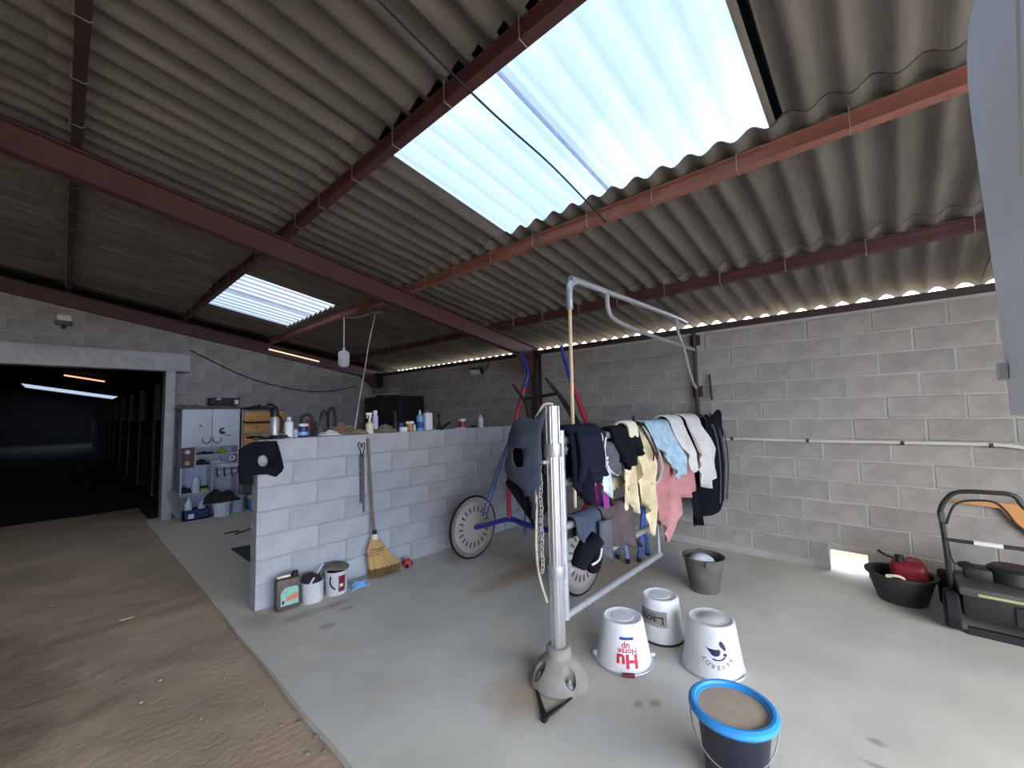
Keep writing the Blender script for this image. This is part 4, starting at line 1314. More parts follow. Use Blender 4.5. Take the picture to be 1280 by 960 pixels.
for (wx, wy) in ((4.28, -0.235), (4.74, -0.235), (4.28, -0.84), (4.74, -0.84)):
    mm = Matrix.Translation((wx, wy, 0.13)) @ Euler((PI / 2, 0, 0)).to_matrix().to_4x4()
    w = MB(m0).lathe([(0.0, -0.034), (0.085, -0.036), (0.115, -0.038), (0.13, -0.026), (0.13, 0.026), (0.115, 0.038), (0.085, 0.036), (0.0, 0.034)], 24, mm).build('wheel', 'rubber', t)
    MB(m0).lathe([(0.0, -0.042), (0.065, -0.040), (0.065, 0.040), (0.0, 0.042)], 16, mm).build('hub_cap', 'mower_grey', w)
MB(m0).lohi((4.205, -0.80, 0.12), (4.222, -0.52, 0.24)).build('dark_opening', 'black', t)  # black plate drawn for the shade inside the deck's rear opening
MB(m0).lohi((4.21, -0.80, 0.0), (4.24, -0.30, 0.05)).build('rear_flap', 'black', t)
hx = 4.27
hp = [sx(4.30, 1190, 738), sx(4.24, 1183, 690), sx(4.22, 1178, 655), sx(4.20, 1175, 640), sx(4.20, 1182, 625), sx(4.20, 1198, 615), sx(4.20, 1240, 616), sx(4.20, 1268, 620), sx(4.20, 1290, 640)]
yy = -0.88
hp += [Vector((4.20, yy, 0.82)), Vector((4.24, yy, 0.55)), Vector((4.30, yy, 0.27))]
MB(m0).tube(smooth_path(hp, 4), 0.015, 8).build('handle', 'mower_black', t)
MB(m0).tube([sx(4.22, 1181, 674), sx(4.22, 1290, 688), Vector((4.22, -0.87, 0.62))], 0.013, 8).build('cross_bar', 'mower_black', t)
qa, qb = sx(4.217, 1217, 678.5), sx(4.217, 1254, 683.5)
MB(m0).tube([qa, qb], 0.0155, 8).build('sticker', 'mower_sticker', t)
br = [sx(4.19, 1183, 655), sx(4.19, 1188, 640), sx(4.19, 1195, 630), sx(4.19, 1210, 626), sx(4.19, 1240, 627), sx(4.19, 1255, 637), sx(4.19, 1270, 655), sx(4.19, 1282, 664)]
MB(m0).tube(smooth_path(br, 4), 0.007, 6).build('brake_bar', 'black', t)
MB(m0).tube(smooth_path([sx(4.25, 1185, 678), sx(4.28, 1190, 700), sx(4.36, 1196, 705)], 4), 0.004, 5).build('cable', 'black', t)
MB(m0).box(sx(4.20, 1178, 646), (0.03, 0.03, 0.07)).build('lock_lever', 'mower_grey', t, bevel=0.005)
ob0 = atX(4.98, 1188, 626); ob1 = atX(4.98, 1300, 640)
bpts = [(q.y, q.z) for q in (atX(4.98, *w) for w in ((1186, 624.5), (1240, 627), (1290, 633), (1335, 640), (1335, 700), (1300, 680), (1268, 655), (1250, 635), (1200, 628)))]
bpts = bpts[:4] + [(bpts[3][0], 0.0), (bpts[3][0] + 0.12, 0.0), (bpts[3][0] + 0.12, 0.6)] + bpts[5:]
tag(MB((4.97, -0.65, 0)).prism(bpts, lambda a, b, s: (4.962 + s, a, b), 0.03).build('orange_board', 'orange_board', smooth=False), 'orange board with a cut-out leaning on the wall behind the mower', 'board')
# black tub with a red fuel can
b0 = Vector((4.60, 0.02, 0))
t = thing('tub', b0, 'low black rubber tub standing beside the mower', 'tub')
MB(b0).lathe([(0.0, 0.0), (0.15, 0.0), (0.16, 0.01), (0.215, 0.20), (0.235, 0.205), (0.235, 0.222), (0.205, 0.218), (0.15, 0.02), (0.0, 0.02)], 28, Matrix.Translation(b0), sx=0.9, sy=0.95).build('shell', 'tub_black', t)
MB(b0).tube(smooth_path([(4.42, 0.08, 0.215), (4.40, 0.10, 0.235), (4.40, 0.03, 0.245), (4.43, 0.0, 0.22)], 4), 0.010, 6).build('handle', 'cloth_cream', t)
c0 = Vector((4.62, -0.03, 0.02))
t = thing('fuel_can', c0, 'dark red plastic fuel can standing in the black tub', 'can')
MB(c0).box((4.62, -0.03, 0.165), (0.16, 0.22, 0.29)).build('body', 'red_can', t, bevel=0.055, seg=4)
MB(c0).lathe([(0.0, 0.06), (0.028, 0.06), (0.03, 0.0), (0, 0)], 12, Matrix.Translation((4.60, 0.02, 0.295))).build('cap', 'black', t)
MB(c0).tube(smooth_path([(4.58, 0.04, 0.33), (4.52, 0.10, 0.36), (4.47, 0.14, 0.40)], 4), 0.010, 6).build('spout', 'black', t)
MB(c0).tube(smooth_path([(4.62, -0.11, 0.30), (4.62, -0.09, 0.335), (4.62, -0.03, 0.335), (4.62, -0.01, 0.30)], 4), 0.010, 6).build('handle', 'red_can', t)
# what shows through the drain opening
p = Vector((6.3, 0.25, -0.06))
tag(MB(p).lathe([(0.30, 0.0), (0.33, 0.02), (0.33, 0.25), (0.30, 0.27), (0.27, 0.25), (0.27, 0.02)], 28, Matrix.Translation(p)).build('planter_ring', 'ext_white'), 'white concrete ring standing outside the wall drain opening', 'ring')

# ================================================================ THINGS ON THE LOW WALL
TOP = 1.378


def on_wall(px, y=3.95):
    return Vector((atY(y, px, 540).x, y, TOP))


def bottle(px, label, m, prof, cat='bottle', y=3.95, sxy=(1, 1), cap=None, name='bottle', n=16, group='bottles and pots along the low wall top'):
    p = on_wall(px, y)
    t = thing(name, p, label, cat, group)
    MB(p).lathe(prof, n, Matrix.Translation(p), *sxy).build('body', m, t)
    if cap:
        MB(p).lathe(cap[1], n, Matrix.Translation(p)).build('cap', cap[0], t)
    return t, p


def prof_bottle(r, h, neck=0.4, sh=0.8):
    return [(0, 0), (r * 0.96, 0), (r, 0.006), (r, h * sh), (r * neck, h * (sh + 0.12)), (r * neck, h), (0, h)]


def prof_cap(r, z0, z1):
    return [(0, z0), (r, z0), (r, z1 - 0.004), (r * 0.8, z1), (0, z1)]


def jar(r, h):
    return [(0, 0), (r * 0.94, 0), (r, 0.006), (r, h - 0.006), (r * 0.95, h), (0, h)]


t, p = bottle(343, 'silver flask with black top and strap on the low wall end', 'galv', prof_bottle(0.036, 0.20, 0.7, 0.85), 'flask', cap=('black', prof_cap(0.034, 0.19, 0.25)), name='flask')
MB(p).tube(smooth_path([p + Vector((0.034, 0, 0.20)), p + Vector((0.06, 0, 0.15)), p + Vector((0.05, -0.01, 0.08)), p + Vector((0.036, 0, 0.05))], 4), 0.010, 6).build('strap', 'black', t)
MB(p).tube(smooth_path([p + Vector((-0.02, 0, 0.235)), p + Vector((-0.06, 0, 0.275)), p + Vector((-0.04, 0, 0.30)), p + Vector((0.02, 0, 0.26))], 4), 0.014, 6).build('nozzle', 'black', t)
bottle(361, 'plain white bottle with stepped neck on the low wall beside the navy jar', 'white_plastic', prof_bottle(0.036, 0.175, 0.45, 0.78), y=3.92, cap=('white_plastic', prof_cap(0.018, 0.165, 0.185)))
bottle(371, 'small white tub standing behind the white bottle on the low wall', 'white_plastic', jar(0.03, 0.07), 'tub', y=3.99, cap=('galv_dull', prof_cap(0.031, 0.066, 0.08)), name='small_tub')
t, p = bottle(379, 'navy blue jar with a white lid on the low wall', 'jar_navy', jar(0.040, 0.105), 'jar', y=3.92, cap=('white_plastic', prof_cap(0.041, 0.10, 0.125)), name='jar')
MB(p).lathe([(0.0405, 0.02), (0.0412, 0.02), (0.0412, 0.05), (0.0405, 0.05)], 16, Matrix.Translation(p)).build('label', 'bottle_blue', t)
t, p = bottle(386, 'slim dark red tin on the low wall between jar and gloves', 'red_can', prof_bottle(0.022, 0.15, 0.6, 0.9), 'tin', y=3.99, name='tin')
t, p = bottle(462, 'cream trigger spray bottle on the low wall above the broom', 'bottle_cream', prof_bottle(0.040, 0.16, 0.35, 0.62), 'spray bottle', y=3.92, name='spray_bottle')
MB(p).box(p + Vector((0.005, 0, 0.175)), (0.024, 0.024, 0.03)).build('collar', 'white_plastic', t, bevel=0.004)
MB(p).box(p + Vector((-0.01, 0, 0.20)), (0.065, 0.024, 0.026)).build('trigger_head', 'white_plastic', t, bevel=0.008)
MB(p).tube([p + Vector((-0.02, 0, 0.195)), p + Vector((-0.032, 0, 0.155))], 0.006, 6).build('trigger', 'white_plastic', t)
bottle(469, 'tall lilac bottle with white cap beside the cream spray bottle', 'bottle_lilac', prof_bottle(0.030, 0.19, 0.6, 0.88), y=3.98, cap=('white_plastic', prof_cap(0.022, 0.19, 0.235)))
t, p = bottle(494, 'slim black pump bottle on the low wall', 'black', prof_bottle(0.026, 0.17, 0.5, 0.85), y=3.95, cap=('black', prof_cap(0.016, 0.17, 0.21)))
MB(p).box(p + Vector((-0.015, 0, 0.215)), (0.05, 0.018, 0.014)).build('pump_head', 'black', t, bevel=0.004)
bottle(501, 'purple-navy lidded pot behind the low white tub', 'jar_navy', jar(0.042, 0.095), 'pot', y=4.0, name='pot')
bottle(504, 'low white tub in front of the navy pot', 'white_plastic', jar(0.046, 0.05), 'tub', y=3.92, name='small_tub')
bottle(512, 'orange pot with wide white lid on the low wall', 'jar_orange', jar(0.036, 0.085), 'pot', y=3.95, cap=('white_plastic', prof_cap(0.046, 0.082, 0.11)), name='pot')
bottle(518, 'small white bottle with blue stopper on the low wall', 'white_plastic', prof_bottle(0.017, 0.08, 0.5, 0.7), y=3.97, cap=('jar_navy', prof_cap(0.012, 0.078, 0.10)))
t, p = bottle(525, 'pale blue bottle with pointed tip beside the square white bottle', 'bottle_blue', prof_bottle(0.038, 0.19, 0.45, 0.84), y=3.95, cap=('white_plastic', [(0, 0.185), (0.017, 0.185), (0.012, 0.20), (0.004, 0.235), (0, 0.235)]))
MB(p).lathe([(0.0382, 0.03), (0.0390, 0.03), (0.0390, 0.10), (0.0382, 0.10)], 16, Matrix.Translation(p)).build('label', 'print_blue', t)
p = on_wall(535)
t = thing('square_bottle', p, 'square white bottle with red cap on the low wall', 'bottle', 'bottles and pots along the low wall top')
MB(p).lohi(p + Vector((-0.048, -0.03, 0)), p + Vector((0.048, 0.03, 0.20))).build('body', 'white_plastic', t, bevel=0.012)
MB(p).lathe(prof_cap(0.016, 0.198, 0.225), 12, Matrix.Translation(p + Vector((-0.015, 0, 0)))).build('cap', 'red_valve', t)
p = on_wall(549)
t = thing('hoof_brush', p, 'dark hoof brush standing upright among tools on the low wall', 'brush')
MB(p).lathe([(0, 0), (0.045, 0), (0.05, 0.02), (0.03, 0.04), (0.014, 0.06), (0.013, 0.12), (0.02, 0.15), (0.016, 0.18), (0, 0.185)], 12, Matrix.Translation(p)).build('handle', 'black', t)
MB(p).lathe([(0.02, 0.0), (0.055, 0.0), (0.052, 0.025)], 12, Matrix.Translation(p)).build('bristles', 'rag_dark', t)
for i, (px, L, rz, mt, lb) in enumerate(((557, 0.24, 0.4, 'rag_dark', 'dark hand rasp leaning on the brush on the low wall'), (549, 0.20, -0.1, 'sack', 'flat grey tool lying beside the brush on the low wall'), (594, 0.18, 0.1, 'rag_dark', 'dark flat comb lying before the round white bottle'))):
    p = on_wall(px, 3.92 + 0.03 * i)
    t = thing('hand_tool', p, lb, 'tool')
    MB(p).box(p + Vector((0, 0, 0.012 + (0.03 if i == 0 else 0))), (L, 0.035, 0.02), (0, -0.35 if i == 0 else 0, rz)).build('blade', mt, t, bevel=0.005)
    MB(p).tube([p + Vector((L / 2 * math.cos(rz) - 0.01, L / 2 * math.sin(rz), 0.02 + (0.07 if i == 0 else 0))), p + Vector((L / 2 * math.cos(rz) + 0.07, L / 2 * math.sin(rz) + 0.02, 0.02 + (0.095 if i == 0 else 0)))], 0.010, 6).build('grip', 'wood_old', t)
t, p = bottle(578, 'white pot with magenta label and white lid on the low wall', 'white_plastic', jar(0.044, 0.10), 'pot', cap=('white_plastic', prof_cap(0.047, 0.095, 0.118)), name='pot')
flat_to(rect(0.085, 0.075), cone_map(p.x, p.y, TOCAM(p.x, p.y) + 0.25, 0.0445, TOP, 0.0445, TOP + 0.1), 'label', 'jar_magenta', t, cuts=0.01) if False else None
MB(p).lathe([(0.0445, 0.012), (0.0452, 0.012), (0.0452, 0.085), (0.0445, 0.085)], 18, Matrix.Translation(p)).build('label', 'jar_magenta', t)
tag(MB(on_wall(573, 3.90)).lathe([(0, 0), (0.05, 0), (0.052, 0.012), (0.045, 0.014), (0, 0.010)], 20, Matrix.Translation(on_wall(573, 3.90))).build('pot_cover', 'white_plastic'), 'loose white pot lid lying before the magenta pot', 'lid')
bottle(601, 'round-shouldered white bottle at the column end of the low wall', 'white_plastic', [(0, 0), (0.033, 0), (0.034, 0.005), (0.034, 0.10), (0.028, 0.125), (0.015, 0.135), (0.015, 0.16), (0, 0.16)])


def rag(name, px, y, w, d, h, m, label, seed, cat='rag', z=TOP, pos=None):
    p = pos or on_wall(px, y)
    p = Vector((p.x, p.y, z))
    o = MB(p)

    def fn(u, v):
        x, yy = (u - 0.5) * w, (v - 0.5) * d
        e = max(0.0, 1 - (2 * abs(u - 0.5)) ** 3) * max(0.0, 1 - (2 * abs(v - 0.5)) ** 3)
        n_ = 0.55 + 0.9 * nz(u * 3.3 + seed, v * 3.3, seed) + 0.3 * nz(u * 9, v * 9, seed)
        return (p.x + x + 0.15 * w * nz(u * 2, v * 3, seed + 5), p.y + yy + 0.15 * d * nz(u * 3, v * 2, seed + 9), p.z + 0.006 + h * e * max(0.08, n_))
    o.grid(fn, 16, 12)
    return tag(o.build(name, m, solid=0.006), label, cat)


rag('rag', 334, 3.96, 0.20, 0.10, 0.05, 'sack', 'grey crumpled rag on the very end of the low wall', 1.0)
rag('rag', 351, 3.91, 0.16, 0.07, 0.03, 'rag_dark', 'dark dirty rag at the foot of the silver flask', 2.0)
rag('rag', 412, 3.93, 0.20, 0.10, 0.05, 'cloth_white', 'small whitish rag on the low wall beside the gloves', 3.0)
rag('rag', 424, 3.96, 0.16, 0.11, 0.10, 'rag_brown', 'brown heaped rag on the low wall below the pale rope', 4.0)
rag('rag', 444, 3.94, 0.30, 0.11, 0.06, 'rag_brown', 'long brown leather scrap on the low wall above the hanging chain', 5.0)
rag('rag', 480, 3.96, 0.26, 0.11, 0.08, 'sack', 'grey-green rag on the low wall beside the black pump bottle', 6.0)
p = on_wall(396, 3.96)
t = thing('work_gloves', p, 'pair of dark brown work gloves standing upright on the low wall', 'gloves')
for i, dx in enumerate((-0.03, 0.03)):
    g = MB(p)
    g.lathe([(0, 0), (0.03, 0), (0.033, 0.06), (0.026, 0.10), (0, 0.11)], 10, Matrix.Translation(p + Vector((dx, 0, 0))), 1, 0.6)
    for k in range(4):
        g.tube([p + Vector((dx - 0.02 + 0.013 * k, 0, 0.095)), p + Vector((dx - 0.024 + 0.016 * k, 0.004, 0.14 + 0.01 * (k in (1, 2)))),], [0.0085, 0.006], 6)
    g.tube([p + Vector((dx + 0.025, 0, 0.05)), p + Vector((dx + 0.045, -0.01, 0.085))], [0.009, 0.006], 6)
    g.build('glove', 'leather_brown' if i else 'rag_dark', t)
tag(MB(on_wall(425, 4.0)).tube([on_wall(388, 4.0) + Vector((0, 0, 0.07)), on_wall(440, 4.0) + Vector((0, 0, 0.075))], 0.012, 8).build('broken_handle', 'wood_old'), 'weathered wooden rod laid level across pots on the low wall', 'rod')
for i, (px, h, lb) in enumerate(((383, 0.21, 'dark harness collar standing behind the navy jar on the low wall'), (405, 0.24, 'dark harness collar standing behind the gloves on the low wall'), (414, 0.27, 'tallest dark harness collar on the low wall, beside the brown rag'))):
    q = on_wall(px, 4.0)
    ring = [q + Vector((0.045 * math.cos(a) * (1.2 if i == 0 else 0.8), 0.0, h / 2 + 0.012 + (h / 2 - 0.014) * math.sin(a))) for a in [2 * PI * k / 18 for k in range(18)]]
    tag(MB(q).tube(ring, 0.014, 7, closed=True).build('harness_collar', 'rag_dark'), lb, 'harness collar')

# black felt pad with a hole over the wall end
lp = [(298, 562), (313, 553), (330, 551.5), (345, 551), (350, 567), (354, 584), (352, 589), (344.5, 596), (336, 594), (334, 592.5), (316, 594), (316, 605), (300, 605), (297, 590)]
hc = [(328 + 6.6 * math.cos(a), 576 + 7.4 * math.sin(a)) for a in [2 * PI * k / 20 for k in range(20)]]
me = outline_mesh([[(a, -b) for a, b in lp], [(a, -b) for a, b in hc]])


def pad_fn(a, b, c):
    q = atY(3.855, a, -b)
    return Vector((q.x, 3.855 - 0.012 + 0.012 * nz(a, b, 0, 0.08), q.z))


fp = tag(flat_to(me, pad_fn, 'felt_pad', 'black_cloth', None, cuts=5, solid=0.012), 'black felt harness pad with round hole draped over the low wall end', 'pad')
mb = MB(); mb.grid(lambda u, v: ((q := atY(3.855, 314 + 31 * u, 551.5)).x, 3.85 + 0.14 * v, 1.40 - 0.004 * v + 0.01 * math.sin(u * 7)), 6, 4)
mb.build('top_flap', 'black_cloth', fp, solid=0.012)

# chain and wire hook on the low wall face
p = atY(3.872, 452, 556)
t = thing('hanging_chain', p, 'thin steel chain hanging from a wire hook on the low wall face', 'chain')
hook = [atY(3.868, *q) for q in ((453, 572), (450, 562), (447.5, 556), (449, 553), (451.5, 556), (452, 560), (453, 555), (455.5, 554), (455.5, 560), (453.5, 570))]
MB(p).tube(smooth_path(hook, 3), 0.005, 6).build('wire_hook', 'black', t)
for dx in (-0.014, 0.014):
    q0, q1 = atY(3.866, 452, 568), atY(3.866, 453, 636 + (4 if dx > 0 else -8))
    cp = [q0.lerp(q1, k / 26) + Vector((dx, 0, 0)) for k in range(27)]
    chain_links(cp, 0.0042, 0.011, t, 'chain_steel', p)

# broom
pt, pn = atY(3.862, 460, 548), atY(3.80, 468, 664)
b0 = Vector((2.17, 3.75, 0))
t = thing('broom', b0, 'corn straw broom with grey wooden handle leaning on the low wall', 'broom')
MB(b0).tube(smooth_path([pt, atY(3.85, 463, 600), atY(3.82, 466, 645), pn], 5), [0.015] * 16, 8).build('handle', 'wood_old', t)
MB(b0).tube([pn + Vector((0, 0, 0.015)), pn + Vector((0.004, 0, -0.03))], 0.022, 10).build('binding', 'black', t)
MB(b0).tube([pn + Vector((0.004, 0, -0.025)), pn + Vector((0.008, 0, -0.07))], [0.030, 0.042], 10).build('collar', 'cloth_cream', t)
br = MB(b0); br2 = MB(b0)
top = pn + Vector((0.006, 0, -0.05))
for i in range(190):
    u = random.uniform(-1, 1); w = random.uniform(-1, 1) * math.sqrt(1 - 0.8 * u * u)
    bx = 2.175 + 0.145 * u + 0.02; by = 3.755 + 0.045 * w - 0.05 * u * 0.3
    zb = 0.004 + 0.035 * random.random() * (random.random() < 0.4)
    mid = Vector((top.x + u * 0.085 + 0.0, 3.785 + 0.035 * w, 0.26))
    pts = [top + Vector((u * 0.026, w * 0.022, 0)), mid, Vector((bx, by, 0.09)), Vector((bx + random.uniform(-.01, .01), by, zb))]
    br.tube(pts[:3], [0.005, 0.009, 0.010], 4, caps=False)
    br2.tube(pts[2:], [0.010, 0.005], 4)
bo = br.build('bristles', 'straw', t); bo['kind'] = 'stuff'
bo = br2.build('bristle_tips', 'straw_dark', t); bo['kind'] = 'stuff'
for z, k in ((0.27, 0.088), (0.245, 0.096), (0.22, 0.104)):
    ring = [Vector((top.x + 0.004 + k * math.cos(a), 3.785 + 0.046 * math.sin(a), z)) for a in [2 * PI * q / 20 for q in range(20)]]
    MB(b0).tube(ring, 0.0035, 5, closed=True).build('stitching', 'sack', t)

# jerrycan, two pots, scraps
j0 = Vector((1.305, 3.745, 0))
t = thing('oil_jerrycan', j0, 'oil-stained brown jerrycan with green and orange label by the low wall', 'jerrycan')
RZ_ = -0.12
jm = MB(j0); jm.box((j0.x, j0.y, 0.125), (0.185, 0.11, 0.25), (0, 0, RZ_)); jm.build('body', 'oil_brown', t, bevel=0.028)
MB(j0).box((j0.x - 0.03, j0.y, 0.262), (0.10, 0.03, 0.018), (0, 0, RZ_)).build('handle', 'cloth_cream', t, bevel=0.006)
MB(j0).lathe([(0, 0), (0.026, 0), (0.026, 0.032), (0.02, 0.036), (0, 0.036)], 14, Matrix.Translation((j0.x + 0.055, j0.y, 0.248))).build('cap', 'black', t)


def on_can(a, b, c):
    x, yv = a, -0.0562
    return Vector((j0.x + x * math.cos(RZ_) - yv * math.sin(RZ_), j0.y + x * math.sin(RZ_) + yv * math.cos(RZ_), b))


lab = [(-0.06, 0.045), (0.07, 0.045), (0.07, 0.165), (0.055, 0.185), (-0.03, 0.185), (-0.06, 0.15)]
lb_ = flat_to(outline_mesh([lab]), on_can, 'label', 'label_green', t, smooth=False, solid=0.002)


def on_can2(a, b, c):
    q = on_can(a, b, c); return q + Vector((-0.0018 * -math.sin(RZ_), -0.0018, 0))


flat_to(outline_mesh([[(-0.04, 0.075), (0.068, 0.085), (0.068, 0.13), (0.0, 0.118)]]), on_can2, 'label_band', 'label_orange', t, smooth=False)
flat_to(outline_mesh([[(-0.052, 0.058), (-0.035, 0.06), (-0.035, 0.085), (-0.05, 0.088)]]), on_can2, 'label_mark', 'print_black', t, smooth=False)
q0 = Vector((1.50, 3.74, 0))
t = thing('grease_pot', q0, 'splashed white pot with rags and a white stick by the jerrycan', 'pot')
MB(q0).lathe([(0, 0), (0.083, 0), (0.086, 0.006), (0.092, 0.165), (0.086, 0.165), (0.08, 0.01), (0, 0.01)], 24, Matrix.Translation(q0)).build('shell', 'white_worn', t)
MB(q0).lathe([(0, 0.15), (0.05, 0.165), (0.085, 0.145)], 18, Matrix.Translation(q0)).build('contents', 'rag_dark', t)
MB(q0).tube([q0 + Vector((-0.055, -0.07, 0.15)), q0 + Vector((0.10, 0.02, 0.27))], 0.007, 6).build('stick', 'white_plastic', t)
rag('rag', 0, 0, 0.16, 0.13, 0.09, 'rag_dark', 'dark greasy rag heaped in the splashed white pot', 8.0, z=0.15, pos=Vector((1.50, 3.76, 0)))
q0 = Vector((1.705, 3.735, 0))
t = thing('hoof_oil_pot', q0, 'white pot with dark red label and lid ajar by the low wall', 'pot')
MB(q0).lathe([(0, 0), (0.085, 0), (0.088, 0.006), (0.095, 0.185), (0.099, 0.187), (0.099, 0.198), (0.088, 0.198), (0.082, 0.01), (0, 0.01)], 24, Matrix.Translation(q0)).build('shell', 'white_worn', t)
MB(q0).lathe([(0, 0.17), (0.09, 0.175)], 20, Matrix.Translation(q0)).build('contents', 'rag_dark', t)
MB(q0).lathe([(0, 0.012), (0.09, 0.010), (0.103, 0.0), (0.104, -0.01)], 24, Matrix.Translation(q0 + Vector((0.015, 0.02, 0.222))) @ Euler((0.05, 0.12, 0)).to_matrix().to_4x4()).build('lid', 'sack', t, solid=0.003)
cmj = cone_map(q0.x, q0.y, TOCAM(q0.x, q0.y) + 0.55, 0.089, 0.006, 0.096, 0.185, 0.001)
flat_to(rect(0.062, 0.135), lambda a, b, c: cmj(a, 0.098 + b, 0), 'label', 'maroon', t, cuts=0.012)
cmk = cone_map(q0.x, q0.y, TOCAM(q0.x, q0.y) + 0.55, 0.089, 0.006, 0.096, 0.185, 0.002)
flat_to(rect(0.03, 0.025), lambda a, b, c: cmk(a - 0.006, 0.085 + b, 0), 'label_mark', 'label_white', t, cuts=0.012)
MB(q0).tube(smooth_path([q0 + Vector((-0.075, -0.06, 0.17)), q0 + Vector((-0.085, -0.075, 0.11)), q0 + Vector((-0.05, -0.09, 0.06))], 4), 0.007, 5).build('drip', 'rag_dark', t)
sc0 = atZ(0, 449, 733)
rag('packet', 0, 0, 0.15, 0.09, 0.05, 'bottle_blue', 'crumpled blue packet on the floor beside the broom', 9.5, cat='packet', z=0.0, pos=sc0)
v0 = atZ(0, 511, 710) + Vector((0, 0.03, 0))
t = thing('toy_ball', v0, 'small red and orange ball with black bits lying against the low wall', 'ball')
mb = MB(v0)
mb.grid(lambda u, v: v0 + Vector((0, 0, 0.045)) + Vector((math.cos(2 * PI * u) * math.sin(PI * v), math.sin(2 * PI * u) * math.sin(PI * v), math.cos(PI * v))) * (0.042 + 0.012 * nz(math.cos(2 * PI * u) * math.sin(PI * v), math.sin(2 * PI * u) * math.sin(PI * v), math.cos(PI * v), 2.2)), 18, 12)
mb.build('shell', 'red_valve', t)
for k in range(5):
    a = k * 1.4
    MB(v0).box(v0 + Vector((0.038 * math.cos(a), 0.038 * math.sin(a), 0.03 + 0.012 * (k % 3))), (0.03, 0.03, 0.03), (a, 0.5, a)).build('patch', 'print_navy' if k % 2 else 'black', t, bevel=0.008)

# ================================================================ SHELF UNIT AND THINGS AROUND IT
CY = 8.30


def c_(px, py, y=CY):
    return atY(y, px, py)


x0, x1 = 1.29, 2.08
u0 = Vector((1.68, 8.5, 0))
t = thing('shelf_unit', u0, 'white laminate shelf unit with two printed doors against the gable wall', 'shelf unit')
body = MB(u0)
body.lohi((x0, CY, 0), (x0 + 0.02, 8.70, 1.71)); body.lohi((x1 - 0.02, CY, 0.0), (x1, 8.70, 1.71)); body.lohi((x0, 8.68, 0), (x1, 8.70, 1.71)); body.lohi((x0, CY, 1.69), (x1, 8.70, 1.712))
body.build('carcass', 'white_laminate', t, smooth=False)
for i, (a, b) in enumerate(((x0 + 0.003, 1.682), (1.688, x1 - 0.003))):
    d = MB(u0).lohi((a, CY - 0.02, 1.105), (b, CY, 1.708)).build('door', 'white_laminate', t, bevel=0.003)
    hx_ = (1.61 if i == 0 else 1.755)
    MB(u0).tube(smooth_path([(hx_ - 0.055, CY - 0.02, 1.235), (hx_ - 0.05, CY - 0.04, 1.19), (hx_ - 0.02, CY - 0.05, 1.16), (hx_ + 0.02, CY - 0.05, 1.16), (hx_ + 0.05, CY - 0.04, 1.19), (hx_ + 0.055, CY - 0.02, 1.235)], 4), 0.007, 6).build('handle', 'steel_dark', d)
    if i == 0:
        flat_to(outline_mesh([[(0, 0), (0.03, 0.012), (0.055, 0.006), (0.07, 0.018), (0.05, 0.03), (0.025, 0.03), (0.035, 0.022), (0.045, 0.018), (0.02, 0.008)]]), lambda a, b, c: Vector((1.49 + a * 0.9, CY - 0.0215, 1.43 + b)), 'emblem', 'print_navy', d, smooth=False)
        flat_to(rect(0.13, 0.006), lambda a, b, c: Vector((1.525 + a, CY - 0.0215, 1.417 + b)), 'printed_line', 'print_grey', d, smooth=False)
    else:
        disc = [(0.055 * math.cos(a), 0.055 * math.sin(a)) for a in [math.radians(60 + 270 * k / 20) for k in range(21)]]
        disc += [(0.02, -0.012), (0.0, 0.004), (-0.02, 0.0), (-0.022, 0.018), (0.004, 0.022)]
        flat_to(outline_mesh([disc]), lambda a, b, c: Vector((1.835 + a, CY - 0.0215, 1.345 + b)), 'emblem', 'print_navy', d, smooth=False)
        flat_to(text_mesh('EQUIDE', 0.034, bold=0.02) if False else rect(0.09, 0.014), lambda a, b, c: Vector((1.905 + a, CY - 0.0215, 1.272 + b)), 'printed_line', 'print_navy', d, smooth=False)
bp = MB(u0).lohi((x0, CY - 0.005, 0.78), (1.465, CY + 0.015, 1.10)).build('side_panel', 'brown_panel', t)
for z, m_ in ((1.03, 'label_white'), (0.855, 'label_gold')):
    MB(u0).lathe([(0, 0), (0.034, 0), (0.034, 0.004), (0, 0.004)], 18, Matrix.Translation((1.375, CY - 0.005, z)) @ Euler((PI / 2, 0, 0)).to_matrix().to_4x4()).build('round_label', m_, bp)
MB(u0).lohi((1.465, CY, 0.78), (1.485, 8.68, 1.10)).build('divider', 'white_laminate', t, smooth=False)
for (a, b, z) in ((1.465, x1, 1.09), (1.485, x1, 0.955), (1.465, 1.86, 0.79), (x0, 1.72, 0.36)):
    MB(u0).lohi((a, CY, z), (b, 8.68, z + 0.015)).build('shelf', 'white_laminate', t, smooth=False)
MB(u0).lohi((1.70, CY, 0.36), (1.715, 8.68, 0.79)).build('divider', 'white_laminate', t, smooth=False)


def small(name, pos, label, m, prof, cat, grp=None, n=14, cap=None, sxy=(1, 1)):
    p = Vector(pos)
    t = thing(name, p, label, cat, grp)
    MB(p).lathe(prof, n, Matrix.Translation(p), *sxy).build('body', m, t)
    if cap:
        MB(p).lathe(cap[1], n, Matrix.Translation(p)).build('cap', cap[0], t)
    return t


